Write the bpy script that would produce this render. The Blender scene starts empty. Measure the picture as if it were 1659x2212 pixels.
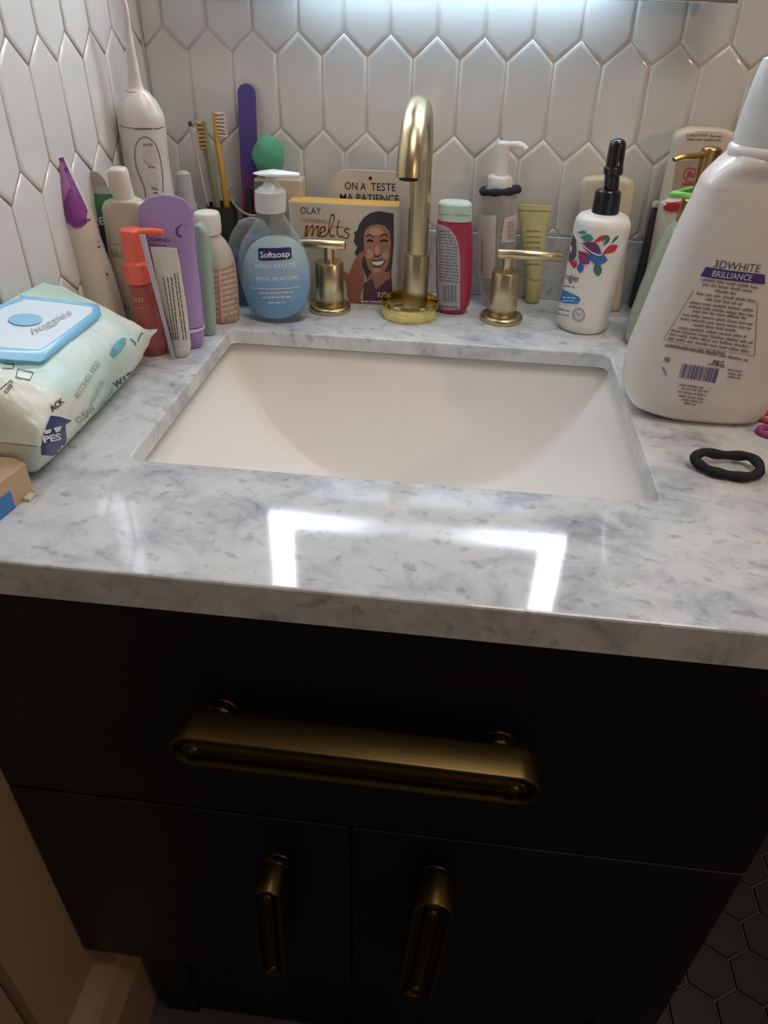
import bpy, bmesh, math, random
from mathutils import Vector, Matrix
random.seed(7)
PI = math.pi
SC = bpy.context.scene
COL = SC.collection
V = Vector

# ------------------------------------------------------------------ camera
CXp, CYp, FPX = 829.5, 1106.0, 1566.1
CAM = V((0.04335, -0.45470, 0.29479))
pit, yaw, rol = 0.6172, 0.0987, 0.0279
fw = V((-math.sin(yaw)*math.cos(pit), math.cos(yaw)*math.cos(pit), -math.sin(pit)))
r0 = V((math.cos(yaw), math.sin(yaw), 0)); u0 = r0.cross(fw)
rt = r0*math.cos(rol) + u0*math.sin(rol); up = -r0*math.sin(rol) + u0*math.cos(rol)
cd = bpy.data.cameras.new('camera'); cam = bpy.data.objects.new('camera', cd); COL.objects.link(cam)
cam.matrix_world = Matrix(((rt.x, up.x, -fw.x, CAM.x), (rt.y, up.y, -fw.y, CAM.y), (rt.z, up.z, -fw.z, CAM.z), (0, 0, 0, 1)))
cd.sensor_fit = 'HORIZONTAL'; cd.sensor_width = 36; cd.lens = FPX/1659*36; cd.clip_start = .01
SC.camera = cam

# ------------------------------------------------------------------ light
LED_FRONT, LED_BACK = 15.0, 9.0
w = bpy.data.worlds.new('world'); SC.world = w; w.use_nodes = True
bg = w.node_tree.nodes['Background']; bg.inputs[0].default_value = (1.0, .80, .64, 1); bg.inputs[1].default_value = .065
def lamp(name, loc, target, size, energy, color):
    l = bpy.data.lights.new(name, 'AREA'); l.shape = 'DISK'; l.size = size; l.energy = energy; l.color = color
    o = bpy.data.objects.new(name, l); COL.objects.link(o); o.location = loc
    o.rotation_euler = (V(target)-V(loc)).to_track_quat('-Z', 'Y').to_euler(); return o
lamp('ceiling_bounce_fill', (.45, -.22, 1.55), (0.1, .15, 0), .7, 4.6, (1, .92, .84))  # unseen overhead fill, added in place of light bounced off the ceiling
lamp('hall_light', (1.15, -.62, .62), (.2, .3, .05), .10, 1.3, (1, .60, .36))
SC.view_settings.view_transform = 'Standard'; SC.view_settings.look = 'None'; SC.view_settings.gamma = 1
SC.view_settings.use_curve_mapping = False; SC.view_settings.exposure = 0.80

# ------------------------------------------------------------------ pixel -> point on a real plane
def ray(x, y): return fw + rt*((x-CXp)/FPX) - up*((y-CYp)/FPX)
def on(x, y, z=0.):
    d = ray(x, y); return CAM + d*((z-CAM.z)/d.z)
def aty(x, y, Y):
    d = ray(x, y); return CAM + d*((Y-CAM.y)/d.y)
def atx(x, y, X):
    d = ray(x, y); return CAM + d*((X-CAM.x)/d.x)
def atplane(x, y, P, n):
    d = ray(x, y); return CAM + d*((P-CAM).dot(n)/d.dot(n))

# ------------------------------------------------------------------ materials
def lin(c): return tuple((v/12.92 if v <= .04045 else ((v+.055)/1.055)**2.4) for v in [q/255 for q in c])
MC = {}
def mat(name, rgb, rough=.45, metal=0, coat=0, trans=0, emit=0, bump=0, bscale=200, clear=None, sss=0, vary=0):
    if name in MC: return MC[name]
    m = bpy.data.materials.new(name); m.use_nodes = True; MC[name] = m
    nt = m.node_tree; b = nt.nodes['Principled BSDF']; c = lin(rgb)
    b.inputs['Base Color'].default_value = (*c, 1); b.inputs['Roughness'].default_value = rough
    b.inputs['Metallic'].default_value = metal; b.inputs['Coat Weight'].default_value = coat; b.inputs['Coat Roughness'].default_value = .08
    b.inputs['Transmission Weight'].default_value = trans
    if sss: b.inputs['Subsurface Weight'].default_value = sss; b.inputs['Subsurface Scale'].default_value = .004
    if emit: b.inputs['Emission Color'].default_value = (*c, 1); b.inputs['Emission Strength'].default_value = emit
    tc = nt.nodes.new('ShaderNodeTexCoord')
    if bump:
        n = nt.nodes.new('ShaderNodeTexNoise'); n.inputs['Scale'].default_value = bscale; n.inputs['Detail'].default_value = 3
        nt.links.new(tc.outputs['Object'], n.inputs['Vector'])
        bp = nt.nodes.new('ShaderNodeBump'); bp.inputs['Strength'].default_value = bump; bp.inputs['Distance'].default_value = .001
        nt.links.new(n.outputs['Fac'], bp.inputs['Height']); nt.links.new(bp.outputs[0], b.inputs['Normal'])
    if vary:
        n2 = nt.nodes.new('ShaderNodeTexNoise'); n2.inputs['Scale'].default_value = 60; nt.links.new(tc.outputs['Object'], n2.inputs['Vector'])
        mx = nt.nodes.new('ShaderNodeMix'); mx.data_type = 'RGBA'; nt.links.new(n2.outputs['Fac'], mx.inputs[0])
        mx.inputs[6].default_value = (*[v*(1-vary) for v in c], 1); mx.inputs[7].default_value = (*[min(1, v*(1+vary)) for v in c], 1)
        nt.links.new(mx.outputs[2], b.inputs['Base Color'])
    if clear is not None:      # thin clear plastic: tinted see-through + body colour
        tr = nt.nodes.new('ShaderNodeBsdfTransparent'); tr.inputs[0].default_value = (*[v**.5 for v in c], 1)
        ms = nt.nodes.new('ShaderNodeMixShader'); out = nt.nodes['Material Output']
        lw = nt.nodes.new('ShaderNodeLayerWeight'); lw.inputs[0].default_value = .25
        ma = nt.nodes.new('ShaderNodeMath'); ma.operation = 'MULTIPLY_ADD'; ma.use_clamp = True
        nt.links.new(lw.outputs['Facing'], ma.inputs[0]); ma.inputs[1].default_value = .55; ma.inputs[2].default_value = clear
        nt.links.new(ma.outputs[0], ms.inputs[0]); nt.links.new(tr.outputs[0], ms.inputs[1]); nt.links.new(b.outputs[0], ms.inputs[2])
        nt.links.new(ms.outputs[0], out.inputs[0])
    return m

def ramp_mat(name, stops, axis='Z', rough=.4, coat=0, coord='Object', lo=0., hi=1., noise=0):
    """colour bands printed along one object axis"""
    m = bpy.data.materials.new(name); m.use_nodes = True; nt = m.node_tree; b = nt.nodes['Principled BSDF']
    tc = nt.nodes.new('ShaderNodeTexCoord'); sp = nt.nodes.new('ShaderNodeSeparateXYZ'); nt.links.new(tc.outputs[coord], sp.inputs[0])
    mr = nt.nodes.new('ShaderNodeMapRange'); nt.links.new(sp.outputs['XYZ'.index(axis)], mr.inputs[0]); mr.inputs[1].default_value = lo; mr.inputs[2].default_value = hi
    r = nt.nodes.new('ShaderNodeValToRGB'); el = r.color_ramp.elements
    while len(el) > 1: el.remove(el[0])
    el[0].position = stops[0][0]; el[0].color = (*lin(stops[0][1]), 1)
    for p, c in stops[1:]:
        e = el.new(p); e.color = (*lin(c), 1)
    if noise:
        n = nt.nodes.new('ShaderNodeTexNoise'); n.inputs['Scale'].default_value = 35; nt.links.new(tc.outputs[coord], n.inputs['Vector'])
        ma = nt.nodes.new('ShaderNodeMath'); ma.operation = 'MULTIPLY_ADD'; nt.links.new(n.outputs['Fac'], ma.inputs[0]); ma.inputs[1].default_value = noise
        nt.links.new(mr.outputs[0], ma.inputs[2]); nt.links.new(ma.outputs[0], r.inputs[0])
    else: nt.links.new(mr.outputs[0], r.inputs[0])
    nt.links.new(r.outputs[0], b.inputs['Base Color']); b.inputs['Roughness'].default_value = rough; b.inputs['Coat Weight'].default_value = coat
    return m

def marble():
    m = bpy.data.materials.new('marble'); m.use_nodes = True; nt = m.node_tree; b = nt.nodes['Principled BSDF']; L = nt.links.new
    tc = nt.nodes.new('ShaderNodeTexCoord')
    mp = nt.nodes.new('ShaderNodeMapping'); mp.inputs['Rotation'].default_value = (0, 0, .5); mp.inputs['Scale'].default_value = (1, 1.25, 1)
    L(tc.outputs['Object'], mp.inputs[0])
    nz = nt.nodes.new('ShaderNodeTexNoise'); nz.inputs['Scale'].default_value = 7; nz.inputs['Detail'].default_value = 4; L(mp.outputs[0], nz.inputs['Vector'])
    mix = nt.nodes.new('ShaderNodeVectorMath'); mix.operation = 'MULTIPLY_ADD'; L(nz.outputs['Color'], mix.inputs[0]); mix.inputs[1].default_value = (.05, .05, .05); L(mp.outputs[0], mix.inputs[2])
    n1 = nt.nodes.new('ShaderNodeTexNoise'); n1.inputs['Scale'].default_value = 26; n1.inputs['Detail'].default_value = 7; n1.inputs['Roughness'].default_value = .62; n1.inputs['Distortion'].default_value = .35
    L(mix.outputs[0], n1.inputs['Vector'])
    r1 = nt.nodes.new('ShaderNodeValToRGB'); e = r1.color_ramp.elements
    e[0].position = .30; e[0].color = (*lin((158, 163, 169)), 1); e[1].position = .52; e[1].color = (*lin((208, 211, 212)), 1)
    e.new(.40).color = (*lin((186, 190, 195)), 1); e.new(.70).color = (*lin((219, 221, 219)), 1)
    L(n1.outputs['Fac'], r1.inputs[0])
    n2 = nt.nodes.new('ShaderNodeTexNoise'); n2.inputs['Scale'].default_value = 85; n2.inputs['Detail'].default_value = 5; n2.inputs['Roughness'].default_value = .55; L(mix.outputs[0], n2.inputs['Vector'])
    r2 = nt.nodes.new('ShaderNodeValToRGB'); e = r2.color_ramp.elements
    e[0].position = .30; e[0].color = (.55, .56, .59, 1); e[1].position = .43; e[1].color = (1, 1, 1, 1)
    L(n2.outputs['Fac'], r2.inputs[0])
    mu = nt.nodes.new('ShaderNodeMix'); mu.data_type = 'RGBA'; mu.blend_type = 'MULTIPLY'; mu.inputs[0].default_value = .75
    L(r1.outputs[0], mu.inputs[6]); L(r2.outputs[0], mu.inputs[7]); L(mu.outputs[2], b.inputs['Base Color'])
    b.inputs['Roughness'].default_value = .07
    n3 = nt.nodes.new('ShaderNodeTexNoise'); n3.inputs['Scale'].default_value = 260; L(tc.outputs['Object'], n3.inputs['Vector'])
    bp = nt.nodes.new('ShaderNodeBump'); bp.inputs['Strength'].default_value = .04; bp.inputs['Distance'].default_value = .0002
    L(n3.outputs['Fac'], bp.inputs['Height']); L(bp.outputs[0], b.inputs['Normal'])
    return m

def tile_mat():
    m = bpy.data.materials.new('glazed_tile'); m.use_nodes = True; nt = m.node_tree; b = nt.nodes['Principled BSDF']; L = nt.links.new
    b.inputs['Base Color'].default_value = (*lin((219, 217, 213)), 1); b.inputs['Roughness'].default_value = .16; b.inputs['Specular IOR Level'].default_value = .6; b.inputs['Coat Weight'].default_value = .4; b.inputs['Coat Roughness'].default_value = .06
    g = nt.nodes.new('ShaderNodeNewGeometry')
    n = nt.nodes.new('ShaderNodeTexNoise'); n.inputs['Scale'].default_value = 22; n.inputs['Detail'].default_value = 1.5; L(g.outputs['Position'], n.inputs['Vector'])
    bp = nt.nodes.new('ShaderNodeBump'); bp.inputs['Strength'].default_value = .35; bp.inputs['Distance'].default_value = .004
    L(n.outputs['Fac'], bp.inputs['Height']); L(bp.outputs[0], b.inputs['Normal'])
    return m

def brass(name, rgb, rough, brush=True):
    m = bpy.data.materials.new(name); m.use_nodes = True; nt = m.node_tree; b = nt.nodes['Principled BSDF']; L = nt.links.new
    b.inputs['Base Color'].default_value = (*lin(rgb), 1); b.inputs['Metallic'].default_value = 1; b.inputs['Roughness'].default_value = rough
    if brush:
        tc = nt.nodes.new('ShaderNodeTexCoord'); mp = nt.nodes.new('ShaderNodeMapping'); mp.inputs['Scale'].default_value = (900, 900, 25); L(tc.outputs['Object'], mp.inputs[0])
        n = nt.nodes.new('ShaderNodeTexNoise'); n.inputs['Scale'].default_value = 1; L(mp.outputs[0], n.inputs['Vector'])
        bp = nt.nodes.new('ShaderNodeBump'); bp.inputs['Strength'].default_value = .18; bp.inputs['Distance'].default_value = .0003
        L(n.outputs['Fac'], bp.inputs['Height']); L(bp.outputs[0], b.inputs['Normal'])
    return m

M_marble = marble(); M_tile = tile_mat()
M_grout = mat('grout', (230, 228, 222), .8, bump=.3)
M_brass = brass('brushed_brass', (206, 190, 152), .30); M_gold = brass('polished_gold', (240, 218, 140), .12, False)
M_pull = brass('antique_brass', (92, 76, 44), .38)
M_porc = mat('porcelain', (240, 236, 230), .38, coat=.08)
M_black = mat('black_plastic', (22, 23, 28), .25, coat=.3)
M_ink = mat('black_print', (45, 45, 50), .5); M_grey = mat('grey_print', (120, 112, 108), .5)
M_white = mat('white_plastic', (232, 230, 224), .35, sss=.1); M_wprint = mat('white_print', (238, 240, 242), .5)
M_band = mat('dark_elastic', (30, 32, 44), .8, bump=.5, bscale=900)

# ------------------------------------------------------------------ object helpers
def props(o, label=None, cat=None, group=None, kind=None):
    for k, v in (('label', label), ('category', cat), ('group', group), ('kind', kind)):
        if v: o[k] = v
    return o
def mesh(name, vs, fs, m, parent=None, smooth=True, label=None, kind=None, sharp=50):
    me = bpy.data.meshes.new(name); me.from_pydata([tuple(v) for v in vs], [], fs); me.update()
    bm = bmesh.new(); bm.from_mesh(me); bmesh.ops.recalc_face_normals(bm, faces=bm.faces)
    for f in bm.faces: f.smooth = smooth
    if smooth:
        for e in bm.edges:
            if len(e.link_faces) == 2 and e.calc_face_angle(0) > math.radians(sharp): e.smooth = False
    bm.to_mesh(me); bm.free()
    if m: me.materials.append(m)
    o = bpy.data.objects.new(name, me); COL.objects.link(o)
    if parent: o.parent = parent
    return props(o, label, kind=kind)
def thing(name, label, cat, loc, group=None, rot=None):
    o = bpy.data.objects.new(name, None); COL.objects.link(o); o.location = loc; o.empty_display_size = .01
    if rot: o.rotation_euler = rot
    return props(o, label, cat, group)
class MB:
    def __init__(s): s.v = []; s.f = []
    def add(s, vs, fs):
        k = len(s.v); s.v += [V(v) for v in vs]; s.f += [tuple(i+k for i in f) for f in fs]; return s
    def box(s, a, b, bev=0):
        (x0, y0, z0), (x1, y1, z1) = a, b
        if bev:
            s.bev = 1
            bm = bmesh.new(); bmesh.ops.create_cube(bm, size=1)
            for v in bm.verts: v.co = V(((x0+x1)/2+v.co.x*(x1-x0), (y0+y1)/2+v.co.y*(y1-y0), (z0+z1)/2+v.co.z*(z1-z0)))
            bmesh.ops.bevel(bm, geom=bm.edges[:], offset=bev, segments=3, affect='EDGES', profile=.5)
            bm.verts.index_update(); s.add([v.co.copy() for v in bm.verts], [[v.index for v in f.verts] for f in bm.faces]); bm.free(); return s
        return s.add([(x0, y0, z0), (x1, y0, z0), (x1, y1, z0), (x0, y1, z0), (x0, y0, z1), (x1, y0, z1), (x1, y1, z1), (x0, y1, z1)],
                     [(0, 3, 2, 1), (4, 5, 6, 7), (0, 1, 5, 4), (1, 2, 6, 5), (2, 3, 7, 6), (3, 0, 4, 7)])
    def tube(s, pts, rad, n=16, closed=False, flat=1.0):
        pts = [V(p) for p in pts]; N = len(pts); rad = rad if isinstance(rad, (list, tuple)) else [rad]*N
        prev = None; vs = []
        for i, p in enumerate(pts):
            a = pts[(i-1) % N] if (closed or i > 0) else p; b = pts[(i+1) % N] if (closed or i < N-1) else p
            t = (b-a).normalized()
            if prev is None: nn = t.cross(V((0, 0, 1)) if abs(t.z) < .9 else V((0, 1, 0))).normalized()
            else: nn = (prev - t*prev.dot(t)).normalized()
            prev = nn; bn = t.cross(nn)
            for k in range(n):
                a_ = 2*PI*k/n; vs.append(p + nn*math.cos(a_)*rad[i] + bn*math.sin(a_)*rad[i]*flat)
        fs = []
        for i in range(N if closed else N-1):
            for k in range(n):
                j = (i+1) % N; fs.append((i*n+k, i*n+(k+1) % n, j*n+(k+1) % n, j*n+k))
        if not closed: fs += [tuple(range(n))[::-1], tuple((N-1)*n+k for k in range(n))]
        return s.add(vs, fs)
    def lathe(s, prof, n=40, c=(0, 0, 0)):
        vs = []; N = len(prof)
        for r, z in prof:
            for k in range(n): a = 2*PI*k/n; vs.append((c[0]+max(r, 1e-5)*math.cos(a), c[1]+max(r, 1e-5)*math.sin(a), c[2]+z))
        fs = [(i*n+k, i*n+(k+1) % n, (i+1)*n+(k+1) % n, (i+1)*n+k) for i in range(N-1) for k in range(n)]
        fs += [tuple(range(n))[::-1], tuple((N-1)*n+k for k in range(n))]
        return s.add(vs, fs)
    def prism(s, poly, f):     # poly 2d, f(u,v,w) w in 0/1
        n = len(poly); return s.add([f(u, v, 0) for u, v in poly]+[f(u, v, 1) for u, v in poly],
            [tuple(range(n))[::-1], tuple(range(n, 2*n))]+[(i, (i+1) % n, n+(i+1) % n, n+i) for i in range(n)])
    def build(s, name, m, parent=None, **k):
        o = mesh(name, s.v, s.f, m, parent, **k)
        if getattr(s, 'bev', 0): q = o.modifiers.new('wn', 'WEIGHTED_NORMAL'); q.keep_sharp = True; q.weight = 90
        return o
def smoothpts(P, k=6, closed=False):
    P = [V(p) for p in P]; N = len(P); out = []
    for i in range(N if closed else N-1):
        g = lambda j: P[j % N] if closed else P[max(0, min(N-1, j))]
        a, b, c, d = g(i-1), g(i), g(i+1), g(i+2)
        for q in range(k):
            t = q/k; out.append(.5*((2*b)+(c-a)*t+(2*a-5*b+4*c-d)*t*t+(3*b-3*c+d-a)*t**3))
    if not closed: out.append(P[-1])
    return out

class Loft:
    """stack of super-elliptic sections (z, cx, hx, cy, hy, p)"""
    def __init__(s, secs, smooth=0):
        s.s = [tuple(q) for q in secs]
        if smooth:
            S = s.s; out = []
            for i in range(len(S)-1):
                g = lambda j: S[max(0, min(len(S)-1, j))]
                a, b, c, d = g(i-1), g(i), g(i+1), g(i+2)
                for q in range(smooth):
                    t = q/smooth
                    row = [.5*(2*b[k]+(c[k]-a[k])*t+(2*a[k]-5*b[k]+4*c[k]-d[k])*t*t+(3*b[k]-3*c[k]+d[k]-a[k])*t**3) for k in range(6)]
                    row[0] = b[0]+(c[0]-b[0])*t; out.append(tuple(row))
            out.append(S[-1]); s.s = out
    def mb(s, n=56):
        vs = []
        for z, cx, hx, cy, hy, p in s.s:
            for k in range(n):
                a = 2*PI*k/n; c, d = math.cos(a), math.sin(a)
                vs.append((cx+hx*math.copysign(abs(c)**(2/p), c), cy+hy*math.copysign(abs(d)**(2/p), d), z))
        N = len(s.s)
        fs = [(i*n+k, i*n+(k+1) % n, (i+1)*n+(k+1) % n, (i+1)*n+k) for i in range(N-1) for k in range(n)]
        fs += [tuple(range(n))[::-1], tuple((N-1)*n+k for k in range(n))]
        return MB().add(vs, fs)
    def at(s, z):
        S = s.s
        if z <= S[0][0]: return S[0]
        for a, b in zip(S, S[1:]):
            if a[0] <= z <= b[0]:
                t = (z-a[0])/max(1e-9, b[0]-a[0]); return tuple(a[k]+(b[k]-a[k])*t for k in range(6))
        return S[-1]
    def front(s, u, z, off=.0003):
        _, cx, hx, cy, hy, p = s.at(z); t = max(-.995, min(.995, (u-cx)/hx)); q = (1-abs(t)**p)**(1/p)
        n = V((math.copysign(abs(t)**(p-1), t)/hx, -(q**(p-1))/hy, 0)).normalized()
        return V((cx+t*hx, cy-hy*q, z)) + n*off

class Print:
    """flat print laid on the front of a thing; shapes are given as 2-d outlines in the thing's own x/z"""
    def __init__(s, root, surf, Yf, maxe=.004):
        s.root = root; s.surf = surf; s.Y = root.location.y + Yf; s.maxe = maxe; s.n = None
    def uv(s, p):
        Y = s.Y
        for _ in range(6):
            P = aty(p[0], p[1], Y) - s.root.location; Y = .5*Y+.5*(s.root.location.y + s.surf(P.x, P.z, 0).y) if _ else s.root.location.y + s.surf(P.x, P.z, 0).y
        return (P.x, P.z)
    def poly(s, px): return [[s.uv(p) for p in px]]
    def stroke(s, px, wpx, smooth=5, closed=False):
        pts = smoothpts([(x, y, 0) for x, y in px], smooth, closed) if len(px) > 2 else [V((x, y, 0)) for x, y in px]
        if closed: pts.append(pts[0])
        out = []
        for a, b in zip(pts, pts[1:]):
            d = (b-a); 
            if d.length < 1e-6: continue
            n = V((-d.y, d.x, 0)).normalized()*wpx/2; e = d.normalized()*wpx*.2
            out.append([s.uv(q) for q in ((a-n-e), (b-n+e), (b+n+e), (a+n-e))])
        return out
    def disc(s, c, rx, ry, n=20, rot=0):
        return [[s.uv((c[0]+rx*math.cos(2*PI*k/n)*math.cos(rot)-ry*math.sin(2*PI*k/n)*math.sin(rot), c[1]+rx*math.cos(2*PI*k/n)*math.sin(rot)+ry*math.sin(2*PI*k/n)*math.cos(rot))) for k in range(n)]]
    def text(s, txt, a, b, hpx, bold=0, spacing=1.0):
        A = V(s.uv(a)); B = V(s.uv(b)); top = V(s.uv((a[0], a[1]-hpx))); H = (top-A).length
        vs, fs = text2d(txt, bold, spacing); xs = [v[0] for v in vs]; x0, x1 = min(xs), max(xs)
        d = (B-A); k = 1/(x1-x0); nrm = V((-d.y, d.x)).normalized()
        return ('T', [A + d*((x-x0)*k) + nrm*(y/.72*H) for x, y in vs], fs)
    def lines(s, a, b, hpx, seed=1, words=None):
        """a line of small print, too small to read: word-long runs of narrow strokes"""
        rnd = random.Random(seed); out = []; L = math.hypot(b[0]-a[0], b[1]-a[1]); ux, uy = (b[0]-a[0])/L, (b[1]-a[1])/L; t = 0
        while t < L:
            wl = hpx*rnd.uniform(1.5, 4.5); e = min(L, t+wl)
            q = t
            while q < e:
                g = hpx*rnd.uniform(.35, .6); hh = hpx*rnd.choice((.6, .6, .85, .6)); e2 = min(e, q+g*.8)
                out.append([s.uv((a[0]+ux*q+uy*hh*0, a[1]+uy*q)), s.uv((a[0]+ux*e2, a[1]+uy*e2)), s.uv((a[0]+ux*e2+uy*hh, a[1]+uy*e2-hh)), s.uv((a[0]+ux*q+uy*hh, a[1]+uy*q-hh))])
                q += g
            t = e + hpx*.55
        return out
    def build(s, name, m, shapes, off=.0003, label=None):
        bm = bmesh.new()
        for sh in shapes:
            if isinstance(sh, tuple):
                vv = [bm.verts.new((p[0], p[1], 0)) for p in sh[1]]
                for f in sh[2]:
                    try: bm.faces.new([vv[i] for i in f])
                    except ValueError: pass
            else:
                try: bm.faces.new([bm.verts.new((p[0], p[1], 0)) for p in sh])
                except ValueError: pass
        bmesh.ops.triangulate(bm, faces=bm.faces[:])
        for _ in range(5):
            es = [e for e in bm.edges if e.calc_length() > s.maxe]
            if not es: break
            bmesh.ops.subdivide_edges(bm, edges=es, cuts=1); bmesh.ops.triangulate(bm, faces=[f for f in bm.faces if len(f.verts) > 3])
        for v in bm.verts: v.co = s.surf(v.co.x, v.co.y, off)
        me = bpy.data.meshes.new(name); bm.to_mesh(me); bm.free(); me.materials.append(m)
        for p in me.polygons: p.use_smooth = True
        o = bpy.data.objects.new(name, me); COL.objects.link(o); o.parent = s.root
        return props(o, label, kind='stuff' if name == 'small_print' or 'lines' in name else None)
_tc = {}
def text2d(txt, bold=0, spacing=1.0):
    k = (txt, bold, spacing)
    if k in _tc: return _tc[k]
    cu = bpy.data.curves.new('t', 'FONT'); cu.body = txt; cu.size = 1; cu.resolution_u = 3; cu.offset = bold; cu.space_character = spacing
    ob = bpy.data.objects.new('t', cu); COL.objects.link(ob); bpy.context.view_layer.update()
    me = bpy.data.meshes.new_from_object(ob.evaluated_get(bpy.context.evaluated_depsgraph_get()))
    r = ([(v.co.x, v.co.y) for v in me.vertices], [tuple(p.vertices) for p in me.polygons])
    bpy.data.objects.remove(ob); bpy.data.curves.remove(cu); bpy.data.meshes.remove(me); _tc[k] = r
    return r

def rows(loc, rws, hy=None, p=2.0, dep=1.0):
    """silhouette rows (left px, right px, y px) on the thing's centre plane -> loft sections"""
    out = []
    for r in rws:
        xl, xr, y = r[:3]; L = aty(xl, y, loc.y); R = aty(xr, y, loc.y); C = (L+R)/2; hx = (R.x-L.x)/2
        h = (r[3] if len(r) > 3 and r[3] else (hy if hy else hx*dep)); pp = r[4] if len(r) > 4 else p
        out.append((C.z, C.x-loc.x, hx, 0, h, pp))
    out.sort(key=lambda q: q[0]); return out
def grounded(secs, bev=.003):
    """put the lowest section on the counter, with a rounded foot"""
    z, cx, hx, cy, hy, p = secs[0]; rest = [q for q in secs if q[0] > bev*1.5]
    z1, cx1 = (rest[0][0], rest[0][1]) if rest else (z, cx)
    return [(0, cx, hx-bev, cy, max(hy-bev, hy*.6), p), (bev*.3, cx, hx-bev*.35, cy, hy-bev*.3, p), (bev, cx, hx, cy, hy, p)] + rest
def capped(secs, bev=.002):
    z, cx, hx, cy, hy, p = secs[-1]
    return secs[:-1] + [(z-bev, cx, hx, cy, hy, p), (z-bev*.35, cx, hx-bev*.35, cy, hy-bev*.35, p), (z, cx, hx-bev, cy, max(hy-bev, hy*.3), p)]

# =================================================================== STRUCTURE
YW, XL, TOPZ, FLZ = .4353, -.32, .95, -.80
YF, TH = -.130, .0293
def struct(o): o['kind'] = 'structure'; return o
# floor with hexagonal tiles
fl = struct(MB().box((-.9, -1.4, FLZ-.02), (1.3, YW, FLZ-.002)).build('floor', mat('floor_grout', (78, 74, 72), .9, bump=.4), smooth=False))
M_hex = mat('black_hex_tile', (16, 16, 18), .35)
HR = .037
def hexmesh():
    b = MB(); P = [(HR*.95*math.cos(PI/6+PI/3*k), HR*.95*math.sin(PI/6+PI/3*k)) for k in range(6)]
    Q = [(x*.96, y*.96) for x, y in P]
    b.add([(x, y, 0) for x, y in P]+[(x, y, .003) for x, y in P]+[(x, y, .004) for x, y in Q],
          [(i, (i+1) % 6, 6+(i+1) % 6, 6+i) for i in range(6)]+[(6+i, 6+(i+1) % 6, 12+(i+1) % 6, 12+i) for i in range(6)]+[tuple(range(12, 18))])
    me = bpy.data.meshes.new('hex_tile'); me.from_pydata([tuple(v) for v in b.v], [], b.f); me.materials.append(M_hex); return me
hm = hexmesh(); spots = []
for j in range(-16, 12):
    for i in range(-8, 18):
        x = .432+(i+.5*(j % 2))*HR*1.732; y = -.006+j*HR*1.5
        if -.30 < x < .95 and -.62 < y < YW-.05: spots.append((x, y))
spots.sort(key=lambda s: (s[0]-.5)**2+(s[1]+.0)**2)
for x, y in spots[:300]:
    o = bpy.data.objects.new('tile', hm); COL.objects.link(o); o.parent = fl; o.location = (x, y, FLZ-.002)
rest = MB()
for x, y in spots[300:]: rest.add([(v.co.x+x, v.co.y+y, v.co.z+FLZ-.002) for v in hm.vertices], [tuple(p.vertices) for p in hm.polygons])
if spots[300:]: rest.build('tile_field', M_hex, fl, smooth=False, kind='stuff')

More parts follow.
